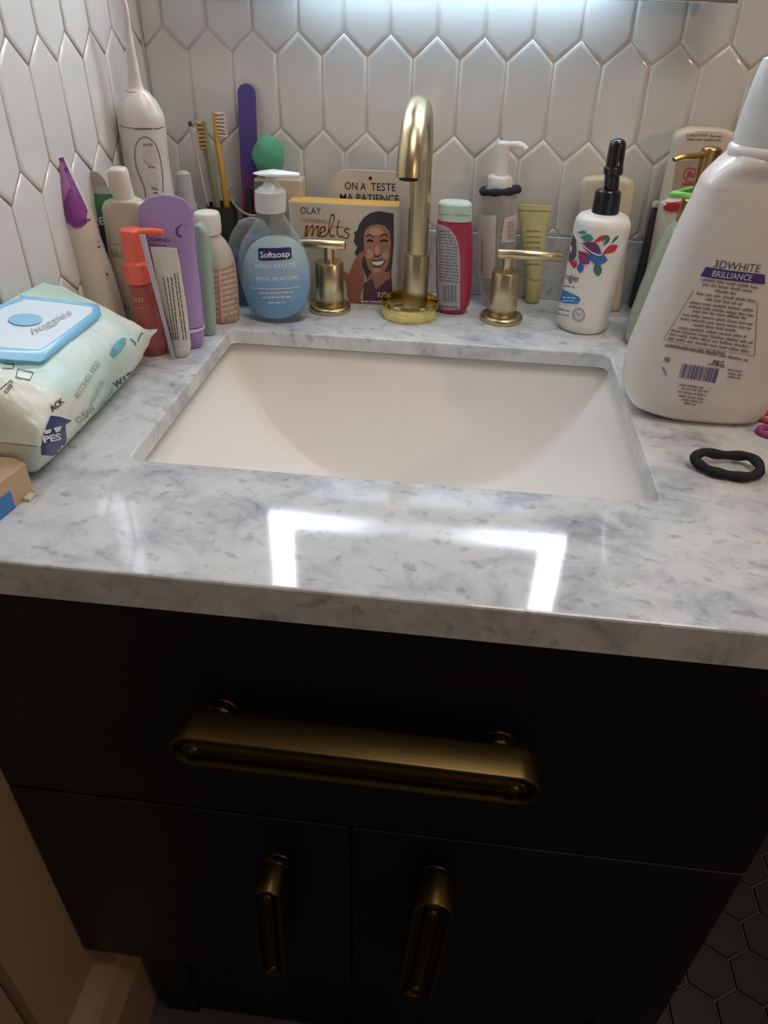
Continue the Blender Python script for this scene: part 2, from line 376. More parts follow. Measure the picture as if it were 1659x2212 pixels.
def clip(poly, a, b, c):     # keep a*u+b*v<=c
    out = []
    for i in range(len(poly)):
        p, q = poly[i], poly[(i+1) % len(poly)]; dp = a*p[0]+b*p[1]-c; dq = a*q[0]+b*q[1]-c
        if dp <= 0: out.append(p)
        if dp*dq < 0:
            t = dp/(dp-dq); out.append((p[0]+(q[0]-p[0])*t, p[1]+(q[1]-p[1])*t))
    return out
TW, TP, PP, TX0, TZ0 = .04847, .09135, .0215, -.02744, .2432
def tile_wall(wall, fn, u0, u1, v0, v1, ushift):
    """picket tiles: fn(u, v, w) -> world, w = height above the wall"""
    shared = {}; g = .0007; T = .0019; bv = .0034
    full = [(-TW/2, -PP+TP/2+0, 0)]
    k0 = int((u0-ushift)/TW)-2; k1 = int((u1-ushift)/TW)+2
    for r in range(-6, 10):
        for k in range(k0, k1):
            uc = ushift+(k+.5+(.5 if r % 2 else 0))*TW; top = TZ0+PP-r*TP; sh = TZ0-r*TP; lsh = TZ0-TP+PP-r*TP; bot = TZ0-TP-r*TP
            hw = TW/2-g
            P = [(uc, bot+g*1.4), (uc+hw, lsh+g*.4), (uc+hw, sh-g*.4), (uc, top-g*1.4), (uc-hw, sh-g*.4), (uc-hw, lsh+g*.4)]
            key = 'full'
            for (a, b, c) in ((-1, 0, -u0), (1, 0, u1), (0, -1, -v0), (0, 1, v1)):
                Q = clip(P, a, b, c)
                if Q != P: key = None
                P = Q
                if len(P) < 3: break
            if len(P) < 3: continue
            cu = sum(p[0] for p in P)/len(P); cv = sum(p[1] for p in P)/len(P)
            area = abs(sum(P[i][0]*P[(i+1) % len(P)][1]-P[(i+1) % len(P)][0]*P[i][1] for i in range(len(P))))/2
            if area < 4e-5: continue
            if key and key in shared: me = shared[key]
            else:
                n = len(P); ins = []
                for i in range(n):
                    p0, p1, p2 = V(P[i-1]), V(P[i]), V(P[(i+1) % n]); e1 = (p1-p0).normalized(); e2 = (p2-p1).normalized()
                    n1 = V((-e1.y, e1.x)); n2 = V((-e2.y, e2.x)); bis = (n1+n2).normalized(); ins.append((p1, bis, max(.35, bis.dot(n1))))
                rings = []
                for d, h in ((0, 0), (0, .0007), (bv*.35, .0014), (bv, T)):
                    rings.append([fn(p.x+bb.x*d/c-cu, p.y+bb.y*d/c-cv, h)-fn(0, 0, 0) for p, bb, c in ins])
                vs = [q for R in rings for q in R]
                fs = [(a*n+i, a*n+(i+1) % n, (a+1)*n+(i+1) % n, (a+1)*n+i) for a in range(3) for i in range(n)]+[tuple(3*n+i for i in range(n))]
                me = bpy.data.meshes.new('tile'); me.from_pydata([tuple(v) for v in vs], [], fs)
                bm = bmesh.new(); bm.from_mesh(me); bmesh.ops.recalc_face_normals(bm, faces=bm.faces); bm.to_mesh(me); bm.free()
                for p in me.polygons: p.use_smooth = len(p.vertices) == 4
                me.materials.append(M_tile)
                if key: shared[key] = me
            o = bpy.data.objects.new('tile', me); COL.objects.link(o); o.parent = wall; o.location = fn(cu, cv, 0)
            o.rotation_euler = (random.uniform(-.006, .006), random.uniform(-.004, .004), random.uniform(-.006, .006))
BSH = .0731
XR = .95
wb = struct(MB().box((XL-.02, YW, FLZ), (XR, YW+.05, TOPZ)).build('wall_back', M_grout, smooth=False))
tile_wall(wb, lambda u, v, w: V((u, YW-w, v)), XL+.0032, .62, BSH+.001, .72, TX0)
wl = struct(MB().box((XL-.06, -.195, FLZ), (XL, YW-.0005, TOPZ)).build('wall_left', mat('painted_wall', (150, 128, 100), .7, bump=.1), smooth=False))
tile_wall(wl, lambda u, v, w: V((XL+w, u, v)), -.125, YW-.0032, .001, .72, .0)
# casing edge and floor board in front of the vanity, at the foot of the left wall
struct(MB().box((XL-.085, -.235, FLZ), (XL-.012, -.196, TOPZ), .004).build('trim_1', mat('casing_paint', (150, 128, 100), .5)))
bb = MB(); prof = [(0, 0), (.040, 0), (.040, .12), (.034, .135), (.028, .15), (.022, .158), (0, .16)]
bb.prism(prof, lambda u, v, w: V((XL+u, -.195+w*.55, FLZ+v))); struct(bb.build('baseboard_left', mat('casing_paint', (150, 128, 100), .5), smooth=False))

# =================================================================== COUNTER + SINK
ct = thing('vanity_countertop', 'grey-white veined marble countertop with a rectangular cutout for the sink', 'countertop', (0, 0, 0))
HX, D0, D1 = .20, 0.0, .2718
def rrect(hx, y0, y1, r, n=6, cx=0):
    out = []
    for (sx, yy, sy, a0) in ((1, y0, 1, -PI/2), (1, y1, -1, 0), (-1, y1, -1, PI/2), (-1, y0, 1, PI)):
        c = (cx+sx*(hx-r), yy+sy*r)
        for k in range(n+1): a = a0+k*PI/2/n; out.append((c[0]+r*math.cos(a), c[1]+r*math.sin(a)))
    return out
inn = rrect(HX, D0, D1, .009); n = len(inn); CR = .335
out = []
for i, (x, y) in enumerate(inn):
    q = i//7; out.append({0: (CR, YF), 1: (CR, YW), 2: (XL+.0075, YW), 3: (XL+.0075, YF)}[q])
b = MB(); c = .0018
inb = rrect(HX-0, D0, D1, .009); exp = rrect(HX+c*1.2, D0-c*1.2, D1+c*1.2, .010)
def shrink(o, d): return (o[0]-math.copysign(d, o[0]), o[1]-math.copysign(d, o[1]-.1))
TS = .0150
R = [[(x, y, -TS) for x, y in inn], [(x, y, -c) for x, y in inn], [(x, y, -c*.3) for x, y in rrect(HX+c*.35, D0-c*.35, D1+c*.35, .0093)], [(x, y, 0) for x, y in exp],
     [(*shrink(o, c), 0) for o in out], [(*shrink(o, c*.3), -c*.3) for o in out], [(*o, -c) for o in out], [(*o, -TH+.001) for o in out], [(*shrink(o, .001), -TH) for o in out], [(*shrink(o, .022), -TH) for o in out], [(*shrink(o, .022), -TS) for o in out]]
vs = [V(p) for r in R for p in r]; m_ = len(R)
fs = [(a*n+i, a*n+(i+1) % n, ((a+1) % m_)*n+(i+1) % n, ((a+1) % m_)*n+i) for a in range(m_) for i in range(n)]
slab = mesh('slab', vs, fs, M_marble, ct, smooth=False)
bm = bmesh.new(); bm.from_mesh(slab.data); bmesh.ops.remove_doubles(bm, verts=bm.verts, dist=1e-5); bmesh.ops.dissolve_degenerate(bm, edges=bm.edges, dist=1e-6); bmesh.ops.recalc_face_normals(bm, faces=bm.faces); bm.to_mesh(slab.data); bm.free()
bk = MB().box((XL+.0075, YW-.0050, .0002), (CR, YW-.0002, BSH), .0012).build('backsplash', M_marble)
props(bk, 'low strip of grey-white marble along the back wall behind the bottles', 'backsplash')
# basin: a trough, steep at the back and the front
sk = thing('undermount_sink', 'white porcelain rectangular undermount sink with a rounded trough bowl', 'sink', (0, .136, -TS))
def basin(x, y):
    a = HX+.010; dep = .132
    T = -dep+dep*(abs(x+.004)/a)**3.0
    k = 42.
    Bk = -dep-.02+(max(0, y-(D1-.075))/.085)**1.1*(dep+.02) if y > D1-.075 else -dep-.02
    Fr = -dep-.02+(max(0, (D0+.040)-y)/.048)**1.25*(dep+.02) if y < D0+.040 else -dep-.02
    fall = -.004*math.exp(-((x+.012)**2+(y-.165)**2)/.004)
    m = max(T, Bk, Fr); s_ = sum(math.exp(k*4*(q-m)) for q in (T, Bk, Fr)); return min(0, m+math.log(s_)/(k*4)+fall)
NX, NY = 70, 56; b = MB(); X0, X1, Y0, Y1 = -HX-.010, HX+.010, D0-.010, D1+.010
vs = []
for j in range(NY+1):
    for i in range(NX+1):
        x = X0+(X1-X0)*i/NX; y = Y0+(Y1-Y0)*j/NY
        vs.append((x, y-.136, basin(x, y)-.0003))
fs = [(j*(NX+1)+i, j*(NX+1)+i+1, (j+1)*(NX+1)+i+1, (j+1)*(NX+1)+i) for j in range(NY) for i in range(NX)]
bs = mesh('basin', vs, fs, M_porc, sk); bs.modifiers.new('s', 'SOLIDIFY').thickness = .008; bs.modifiers['s'].offset = 1 if bs.data.polygons[0].normal.z < 0 else -1
zd = basin(-.012, .165)
dr = MB().lathe([(0, .0002), (.021, .0002), (.0225, .0012), (.022, .0028), (.017, .0034), (.0155, .0018), (.0155, -.004), (0, -.004)][::-1], 40, (-.012, .165-.136, zd+.001)); dr.build('drain_flange', brass('bronze', (120, 98, 72), .3, False), sk)
MB().lathe([(0, 0), (.013, 0), (.0138, .002), (.012, .0042), (0, .005)], 32, (-.012, .165-.136, zd+.0005)).build('drain_stopper', MC.get('bronze') or brass('bronze_stopper', (110, 90, 66), .25, False), sk)

# =================================================================== CABINET
cb = thing('vanity_cabinet', 'black vanity cabinet under the marble countertop with one drawer above two doors', 'cabinet', (-.01, YF+.02, FLZ))
M_cab = mat('black_paint', (15, 16, 19), .45, bump=.04, bscale=60)
CBX0, CBX1, YC = XL+.001-(-.01), .315-(-.01), 0.0
zt = -TH-FLZ-.0003
MB().box((CBX0, .022, .205), (CBX1, .535, zt-.15)).box((CBX0, .022, zt-.15), (CBX0+.02, .535, zt)).box((CBX1-.02, .022, zt-.15), (CBX1, .535, zt)).box((CBX0, .50, zt-.15), (CBX1, .535, zt)).box((CBX0+.02, .022, zt-.15), (CBX1-.02, .030, zt)).build('carcass', M_cab, cb, smooth=False)
for x0, x1 in ((CBX0+.058, CBX0+.10), (CBX1-.05, CBX1)):
    for y0, y1 in ((.024, .066), (.48, .52)):
        MB().box((x0, y0, 0.0), (x1, y1, .206), .002).build('leg', M_cab, cb)
DZ = -.283-FLZ
drawer = MB().box((CBX0+.001, 0, DZ+.0015), (CBX1-.001, .0215, zt-.003), .0015).build('drawer', M_cab, cb)
mid = -.012-(-.01)
dl = MB().box((CBX0+.001, 0, .205), (mid-.0015, .0215, DZ-.0015), .0015).build('door', M_cab, cb)
drr = MB().box((mid+.0015, 0, .205), (CBX1-.001, .0215, DZ-.0015), .0015).build('door', M_cab, cb)
def pull(parent, c, L, H, ang, post_off):
    """stadium shaped bar pull: raised rim round a recessed face with a centre rib, on two flared posts; axis along local u"""
    y0, y1 = -.015, -.041; ca, sa = math.cos(ang), math.sin(ang)
    def tr(u, v, y): return V((c[0]+u*ca-v*sa, y, c[1]+u*sa+v*ca))
    def stad(L, H, n=14):
        r = H/2; h = L/2-r; return [(h+r*math.cos(-PI/2+PI*k/n), r*math.sin(-PI/2+PI*k/n)) for k in range(n+1)]+[(-h+r*math.cos(PI/2+PI*k/n), r*math.sin(PI/2+PI*k/n)) for k in range(n+1)]
    rings = [(L-.002, H-.002, y0), (L, H, y0-.0012), (L, H, y1+.0015), (L-.0012, H-.0012, y1+.0004), (L-.003, H-.003, y1), (L-.0065, H-.0065, y1+.0006), (L-.008, H-.008, y1+.006), (L-.014, H*.44, y1+.0065), (L-.018, H*.30, y1+.0025), (L-.020, H*.22, y1+.002)]
    b = MB(); R = [[tr(u, v, y) for u, v in stad(l, h)] for l, h, y in rings]; k = len(R[0])
    b.add([q for r in R for q in r], [(a*k+i, a*k+(i+1) % k, (a+1)*k+(i+1) % k, (a+1)*k+i) for a in range(len(R)-1) for i in range(k)]+[tuple(range(k))[::-1], tuple((len(R)-1)*k+i for i in range(k))])
    b.build('pull_bar', M_pull, parent, sharp=35)
    for sgn in (-1, 1):
        p = MB(); pr = [(.0115, 0), (.0125, -.0015), (.012, -.003), (.0075, -.0045), (.0062, -.007), (.0062, -.010), (.009, -.013), (.009, -.0155)]
        n = 24; q = tr(sgn*post_off, 0, 0)
        p.add([(q.x+r*math.cos(2*PI*k/n), y, q.z+r*math.sin(2*PI*k/n)) for r, y in pr for k in range(n)],
              [(i*n+k, i*n+(k+1) % n, (i+1)*n+(k+1) % n, (i+1)*n+k) for i in range(len(pr)-1) for k in range(n)]+[tuple(range(n)), tuple((len(pr)-1)*n+k for k in range(n))])
        p.build('pull_post', M_pull, parent)
        p = MB(); q = tr(sgn*(L/2-H*.55), 0, y1+.002); pr = [(.0042, .001), (.004, -.0008), (.0025, -.0024), (.0002, -.003)]
        p.add([(q.x+r*math.cos(2*PI*k/n), q.y+y, q.z+r*math.sin(2*PI*k/n)) for r, y in pr for k in range(n)],
              [(i*n+k, i*n+(k+1) % n, (i+1)*n+(k+1) % n, (i+1)*n+k) for i in range(len(pr)-1) for k in range(n)]+[tuple((len(pr)-1)*n+k for k in range(n))])
        p.build('pull_screw', M_pull, parent)
ZP = -.146-FLZ
pull(drawer, (.005, ZP), .262, .032, -.012, .103)
pull(dl, (-.081+.01, -.410-FLZ), .165, .026, PI/2-.03, .060)
pull(drr, (.060+.01, -.405-FLZ), .185, .034, PI/2-.05, .068)
MB().box((CBX0+.058, .030, .0), (CBX1-.05, .045, .204)).build('toe_kick', M_cab, cb, smooth=False)

# =================================================================== MIRROR (above the frame; seen as its reflection in the marble)
mr = thing('lit_mirror', 'wall mirror with a glowing frosted border above the faucet, just over the frame', 'mirror', (.005, .398, .2975))
MX, MH = .27, .62
M_led = mat('led_white', (226, 240, 255), .5, emit=LED_FRONT); M_led2 = mat('led_back', (205, 235, 255), .5, emit=LED_BACK)
MB().box((-MX, 0, 0), (MX, .006, MH), .001).build('mirror_glass', mat('mirror', (235, 238, 242), .02, metal=1), mr)
MB().box((-MX+.05, .0061, .03), (MX-.05, .030, MH-.05)).build('mirror_backing', mat('grey_backing', (150, 150, 160), .5), mr, smooth=False)
o_ = rrect(.2175, .032, MH-.036, .004, 5); i_ = rrect(.2175-.034, .032+.026, MH-.036-.024, .003, 5); k = len(o_)
def ledmat():      # edge-lit diffuser: bright along the sides, fading to the middle of the bottom run
    m = bpy.data.materials.new('led_diffuser'); m.use_nodes = True; nt = m.node_tree; b = nt.nodes['Principled BSDF']; b.inputs['Base Color'].default_value = (.7, .7, .7, 1)
    b.inputs['Emission Color'].default_value = (*lin((226, 240, 255)), 1)
    tc = nt.nodes.new('ShaderNodeTexCoord'); sp = nt.nodes.new('ShaderNodeSeparateXYZ'); nt.links.new(tc.outputs['Object'], sp.inputs[0])
    ab = nt.nodes.new('ShaderNodeMath'); ab.operation = 'ABSOLUTE'; nt.links.new(sp.outputs[0], ab.inputs[0])
    mr_ = nt.nodes.new('ShaderNodeMapRange'); nt.links.new(ab.outputs[0], mr_.inputs[0]); mr_.inputs[1].default_value = .045; mr_.inputs[2].default_value = .19
    mr_.inputs[3].default_value = LED_FRONT*.12; mr_.inputs[4].default_value = LED_FRONT; nt.links.new(mr_.outputs[0], b.inputs['Emission Strength']); return m
mesh('led_border', [(x, -.0006, z) for x, z in o_]+[(x, -.0006, z) for x, z in i_]+[(x, -.0002, z) for x, z in o_]+[(x, -.0002, z) for x, z in i_],
     [(i, (i+1) % k, k+(i+1) % k, k+i) for i in range(k)]+[(2*k+i, 2*k+(i+1) % k, 3*k+(i+1) % k, 3*k+i) for i in range(k)]+[(i, (i+1) % k, 2*k+(i+1) % k, 2*k+i) for i in range(k)]+[(k+i, k+(i+1) % k, 3*k+(i+1) % k, 3*k+i) for i in range(k)], ledmat(), mr, smooth=False)
for x in (-.155, .165):
    MB().box((x-.004, .0301, .04), (x+.004, .0312, MH-.06)).build('led_strip', M_led2, mr, smooth=False)
MB().box((-.15, .018, .0255), (.16, .028, .0298)).build('led_strip', M_led2, mr, smooth=False)

# =================================================================== FAUCET
FX, FY = -.0085, .358
fc = thing('brass_faucet', 'brushed brass gooseneck faucet standing behind the sink between its two lever handles', 'faucet', (FX, FY, 0))
MB().lathe([(.0135, 0), (.0138, .001), (.0138, .066), (.0134, .0667), (.0115, .067)], 40).build('sleeve', M_brass, fc)
E_ = aty(883, 386, .228); ap = aty(905, 205, .29).z-.0115
r_ = (FY-.228)/2; rz = .052; zc = ap-rz; ex = E_.x-FX
pts = [V((0, 0, z)) for z in (.06, .08, .10, .12, zc)]
for k in range(1, 29):
    a = PI*k/28; pts.append(V((ex*(1-math.cos(a))/2, -r_+r_*math.cos(a), zc+rz*math.sin(a))))
    if k > 15 and pts[-1].z < E_.z+.003: break
if pts[-1].z > E_.z+.004: pts.append(V((ex, -2*r_, E_.z)))
MB().tube(pts, [.0112]*len(pts), 32).build('spout', M_brass, fc)
tip = pts[-1]; MB().lathe([(0, -.0012), (.0085, -.0012), (.0088, 0), (.0088, .002)], 28, tuple(tip)).build('aerator', mat('dark_metal', (70, 62, 48), .35, metal=1), fc)
rg = thing('gold_ring', 'polished gold ring lying around the foot of the faucet', 'ring', (-.0135, .3505, 0))
pr = [(.0305, .0012), (.0318, 0), (.0325, .0012), (.0325, .0168), (.0320, .0178), (.0308, .0178), (.0303, .0168), (.0303, .0012)]
n = 64; MB().add([(r*math.cos(2*PI*k/n), r*math.sin(2*PI*k/n), z) for r, z in pr for k in range(n)], [(i*n+k, i*n+(k+1) % n, ((i+1) % 8)*n+(k+1) % n, ((i+1) % 8)*n+k) for i in range(8) for k in range(n)]).build('band', M_gold, rg, sharp=60)
def handle(x, y, b0, b1, lab):
    t = thing('faucet_handle', lab, 'faucet handle', (x, y, 0), 'brass faucet handles')
    MB().lathe([(.0232, 0), (.0238, .001), (.0238, .0045), (.0225, .0062), (.0165, .0066)], 48).build('base_flange', M_brass, t)
    MB().lathe([(.0155, .0062), (.0158, .0066), (.0158, .0535), (.0150, .0545), (.006, .0547)], 40).build('valve_body', M_brass, t)
    MB().lathe([(.0056, .054), (.0056, .070)], 24).build('stem', M_brass, t)
    MB().tube([(b0, 0, .0725), (b0+.0006, 0, .0725), (b1-.0006, 0, .0725), (b1, 0, .0725)], [.0045, .0052, .0052, .0045], 24).build('lever', M_brass, t)
handle(-.1055, .3515, -.047, .0185, 'left brass faucet handle, between the soap dispenser and the faucet')
handle(.0905, .3535, -.012, .0565, 'right brass faucet handle, between the red bottle and the splash-print bottle')
#OBJECTS
def standing(name, label, cat, X, Y, group=None): return thing(name, label, cat, (X, Y, 0), group)
def body(root, name, rws, m, hy=None, p=2.0, dep=1.0, foot=.003, cap=.002, sm=0, ground=True, label=None):
    s = rows(root.location, rws, hy, p, dep)
    if sm: s = Loft(s, sm).s
    if ground: s = grounded(s, foot)
    if cap: s = capped(s, cap)
    L = Loft(s); L.mb().build(name, m, root, label=label); return L

# ------------------------------------------------------------- clear soap dispenser
M_clear = mat('clear_plastic', (222, 230, 232), .12, clear=.10)
M_clearblue = mat('clear_blue_soap', (150, 190, 214), .10, clear=.20)
t = standing('soap_dispenser', 'clear pump bottle of pale blue hand soap with a round light blue label', 'soap dispenser', -.1590, .3155)
L = body(t, 'bottle', [(541, 662, 690), (538, 663, 660), (526, 668, 628), (517, 670, 590), (516, 664, 556), (524, 652, 522), (540, 636, 496), (553, 622, 476), (556, 613, 462), (557, 612, 450)], M_clear, dep=.62, sm=3)
ls = [q for q in L.s if .004 < q[0] < .088]
Loft([(q[0], q[1], q[2]-.0022, 0, q[4]-.0022, 2.0) for q in ls]).mb().build('liquid_soap', M_clearblue, t)
body(t, 'collar', [(553, 616, 455), (551, 617, 440), (551, 617, 412), (556, 612, 404)], mat('frosted_pump', (226, 232, 232), .25, clear=.72), ground=False)
body(t, 'pump_cone', [(560, 609, 408), (568, 602, 398), (573, 594, 386), (574, 592, 378)], mat('frosted_pump', (226, 232, 232)), ground=False, cap=0)
Pc = aty(592, 380, t.location.y)-t.location
h = MB(); secs = []
vs = []; NN = 24
prof = [(-.0215, .0006, .0005), (-.019, .005, .0012), (-.012, .0095, .0026), (-.002, .0115, .0036), (.008, .0098, .0034), (.018, .0062, .0030), (.0255, .0042, .0027), (.0262, .0036, .0022)]
for x, wy, hz in prof:
    for k in range(NN):
        a = 2*PI*k/NN; vs.append((Pc.x+x, wy*math.cos(a), Pc.z+.0022-abs(x)*.03+hz*math.sin(a)*(1 if math.sin(a) > 0 else .75)))
h.add(vs, [(i*NN+k, i*NN+(k+1) % NN, (i+1)*NN+(k+1) % NN, (i+1)*NN+k) for i in range(len(prof)-1) for k in range(NN)]+[tuple(range(NN)), tuple((len(prof)-1)*NN+k for k in range(NN))])
h.build('pump_head', mat('frosted_white', (236, 242, 244), .2, clear=.82), t)
MB().tube([(0, 0, .006), (0, 0, Pc.z-.004)], .0022, 12).build('dip_tube', mat('clear_plastic', (0, 0, 0)), t)
pr = Print(t, L.front, -.02)
lab = [(596+72*math.copysign(abs(math.cos(a))**.82, math.cos(a)), 598+90*math.copysign(abs(math.sin(a))**.86, math.sin(a))) for a in [2*PI*k/48 for k in range(48)]]
M_lab = ramp_mat('soap_label', [(0, (148, 176, 196)), (.35, (112, 158, 198)), (.6, (128, 170, 204)), (1, (170, 196, 204))], lo=.0, hi=.10, noise=.35)
pr.build('label', M_lab, pr.poly(lab), .0004)
M_navy = mat('navy_print', (38, 44, 98), .4)
pr.build('name_badge', M_navy, pr.poly([(558, 537), (562, 535), (626, 533), (629, 536), (630, 556), (627, 559), (563, 563), (559, 560)]), .0006)
pr.build('lettering', M_wprint, [pr.text('Softsoap', (563, 556), (626, 553), 13, .012), pr.text('FRESH BREEZE', (553, 578), (638, 574), 8), pr.text('BRISE FRAÎCHE', (555, 605), (644, 601), 8),
    *pr.stroke([(545, 621), (648, 618)], 1.6), *pr.lines((562, 634), (632, 632), 4, 3), *pr.lines((566, 644), (628, 642), 4, 4), *pr.lines((580, 655), (616, 654), 4, 5)], .0008)

# ------------------------------------------------------------- blue jar left of it
t = standing('blue_jar', 'see-through rounded jar with blue contents, close behind the left side of the soap dispenser', 'jar', -.2010, .3660)
L = body(t, 'jar', [(492, 592, 690), (488, 596, 650), (487, 597, 600), (490, 594, 545), (500, 586, 505), (516, 570, 478), (530, 556, 470)], mat('clear_plastic', (0, 0, 0)), dep=.85, sm=3)
ls = [q for q in L.s if .004 < q[0] < .060]
Loft([(q[0], q[1], q[2]-.002, 0, q[4]-.002, 2.0) for q in ls]).mb().build('contents', mat('blue_contents', (56, 92, 142), .2, clear=.55), t)

# ------------------------------------------------------------- melts box
t = standing('cleanser_box', 'white and orange facial cleanser box with a laughing woman printed on its front', 'box', -.0925, .3885)
B0 = aty(634, 655, .3765).x; B1 = aty(854, 660, .3765).x; BZ = (aty(632, 434, .3765).z+aty(852, 447, .3765).z)/2
x0, x1 = B0-t.location.x, B1-t.location.x
MB().box((x0, -.0125, 0), (x1, .0125, BZ), .0006).build('carton', mat('carton_cream', (206, 198, 184), .5, vary=.03), t)
MB().box((x0+.0008, -.0118, BZ-.0003), (x1-.0008, .0120, BZ+.0004)).build('lid_flap', mat('carton_orange', (232, 178, 84), .5, vary=.08), t, smooth=False, label='orange top flap')
fl_ = lambda u, z, off: V((u, -.0125-off, z))
pr = Print(t, fl_, -.0125, .02)
pr.build('brand_lettering', mat('dark_ink', (74, 68, 70), .5), [pr.text('OLAY', (649, 461), (694, 463), 15)])
g_ = mat('gold_ink', (196, 140, 62), .45)
pr.build('gold_lettering', g_, [pr.text('CLEANSING', (651, 478), (707, 483), 8, .01),
    *pr.stroke([(658, 512), (661, 494), (664, 488), (662, 510), (670, 492), (676, 488), (674, 509), (682, 492), (688, 490), (686, 506), (691, 511)], 3.2),
    *pr.stroke([(691, 503), (702, 498), (701, 490), (694, 492), (691, 503), (696, 511), (705, 508)], 3.0),
    *pr.stroke([(705, 508), (717, 488), (722, 468), (717, 464), (712, 478), (711, 500), (716, 511), (723, 508)], 3.0),
    *pr.stroke([(733, 476), (729, 492), (729, 506), (735, 512), (741, 509)], 3.0), *pr.stroke([(722, 490), (743, 491)], 2.4),
    *pr.stroke([(756, 496), (748, 493), (745, 499), (753, 506), (751, 514), (741, 514)], 3.0)])
skin = mat('printed_skin', (176, 128, 104), .5, vary=.08); skin2 = mat('printed_skin_light', (206, 160, 134), .5); hair = mat('printed_hair', (62, 52, 62), .5, vary=.15)
pr.build('printed_hair', hair, pr.poly([(772, 534), (764, 522), (767, 510), (765, 502), (772, 498), (776, 484), (786, 470), (800, 460), (818, 456), (836, 459), (850, 462), (851, 520), (848, 560), (844, 598), (838, 612), (824, 624), (812, 642), (796, 636), (792, 600), (776, 560), (766, 546)]), .0004)
pr.build('printed_neck', skin, pr.poly([(800, 590), (842, 586), (846, 652), (790, 648), (786, 620)]), .0005)
pr.build('printed_clothes', mat('printed_wine', (98, 62, 78), .5), pr.poly([(786, 612), (804, 600), (812, 626), (834, 606), (846, 598), (848, 656), (784, 654)]), .0006)
pr.build('printed_face', skin, pr.poly([(786, 512), (790, 496), (800, 487), (816, 484), (832, 488), (842, 500), (845, 524), (843, 552), (838, 574), (828, 590), (816, 597), (804, 590), (794, 574), (787, 548)]), .0007)
pr.build('printed_highlight', skin2, [*pr.disc((812, 500), 15, 9), *pr.disc((798, 548), 8, 10), *pr.disc((833, 551), 7, 9), *pr.disc((814, 583), 9, 5), *pr.disc((815, 540), 5, 12)], .0009)
pr.build('printed_smile', mat('printed_lips', (122, 66, 62), .5), pr.poly([(799, 563), (806, 560), (815, 562), (825, 559), (833, 561), (829, 572), (818, 579), (806, 575)]), .0010)
pr.build('printed_teeth', M_wprint, pr.poly([(802, 564), (815, 565), (830, 562), (826, 570), (816, 573), (807, 571)]), .0012)
pr.build('printed_features', mat('printed_dark', (54, 40, 40), .5), [*pr.stroke([(793, 522), (799, 518), (806, 522)], 3.2), *pr.stroke([(822, 522), (829, 518), (837, 521)], 3.2), *pr.stroke([(790, 512), (798, 507), (807, 511)], 2.2), *pr.stroke([(821, 511), (830, 506), (839, 510)], 2.2), *pr.stroke([(808, 551), (815, 554), (822, 550)], 2)], .0011)
pr.build('printed_hand', mat('printed_hand_skin', (160, 104, 82), .5, vary=.1), [*pr.poly([(744, 584), (754, 594), (764, 568), (776, 545), (790, 540), (794, 547), (784, 556), (782, 580), (788, 596), (786, 620), (778, 640), (782, 656), (756, 655), (752, 640), (750, 612), (742, 596)])], .0010)
pr.build('small_print', M_wprint, [pr.text('32', (815, 640), (829, 641), 10, .02), *pr.lines((780, 652), (828, 653), 6, 9), *pr.lines((826, 634), (842, 635), 5, 2)], .0014)

# ------------------------------------------------------------- card behind
t = standing('hang_card', 'white rounded-top card with black French lettering, standing behind the cleanser box', 'card', -.0665, .4100)
pts2 = []
cx_, zt_ = .0, aty(800, 368, .41).z
wl_, wr_ = aty(716, 450, .41).x-t.location.x, aty(884, 450, .41).x-t.location.x
rr = .020
for (c0, c1, a0) in ((wr_-rr, zt_-rr, 0), (wl_+rr, zt_-rr, PI/2)):
    for k in range(9): a = a0+PI/2*k/8; pts2.append((c0+rr*math.cos(a), c1+rr*math.sin(a)))
pts2 += [(wl_, 0), (wr_, 0)]
MB().prism(pts2, lambda u, v, w: V((u, (w-.5)*.004, v))).build('card', mat('card_white', (206, 200, 192), .4), t, smooth=False)
pr = Print(t, lambda u, z, off: V((u, -.002-off, z)), -.002, .02)
pr.build('hang_hole', M_ink, pr.disc((800, 385), 4, 4), .0003)
pr.build('lettering', M_ink, [pr.text('ON A', (745, 409), (791, 411), 17, .004), pr.text('TESTE', (801, 411), (855, 413), 17, .004), pr.text('MA PATIENCE', (735, 434), (862, 438), 17, .004)])

# ------------------------------------------------------------- cream carton + green sponge
t = standing('cream_carton', 'small cream box behind the pump of the soap dispenser, green sponge on top', 'box', -.1800, .4070)
a0 = aty(548, 385, .395); a1 = aty(650, 388, .395)
CBZ = a0.z
MB().box((a0.x-t.location.x, -.012, 0), (a1.x-t.location.x, .012, CBZ), .0015).build('carton', mat('cream_paper', (202, 186, 162), .6, vary=.04), t)
MB().box((a0.x-t.location.x-.0003, -.0125, 0), (aty(578, 400, .395).x-t.location.x, -.0118, CBZ-.003)).build('side_panel', mat('slate_panel', (112, 120, 124), .4), t, smooth=False, label='grey printed panel')
S = aty(580, 338, .4045)
t = thing('sponge_ball', 'mint green round sponge resting on the cream box', 'sponge', (S.x, .4045, CBZ))
vs = []; sph = MB(); rS = (S.z-CBZ)
rng = random.Random(5)
for i in range(21):
    ph = -PI/2+PI*i/20
    for k in range(32):
        a = 2*PI*k/32; rr_ = .0172*(1+.04*math.sin(3*a+i)+.03*math.sin(5*ph+2*a)); vs.append((rr_*math.cos(ph)*math.cos(a), rr_*.95*math.cos(ph)*math.sin(a), rS*1.0+rS*.995*math.sin(ph)))
sph.add(vs, [(i*32+k, i*32+(k+1) % 32, (i+1)*32+(k+1) % 32, (i+1)*32+k) for i in range(20) for k in range(32)]).build('sponge', mat('mint_sponge', (92, 168, 128), .9, bump=.9, bscale=500), t)

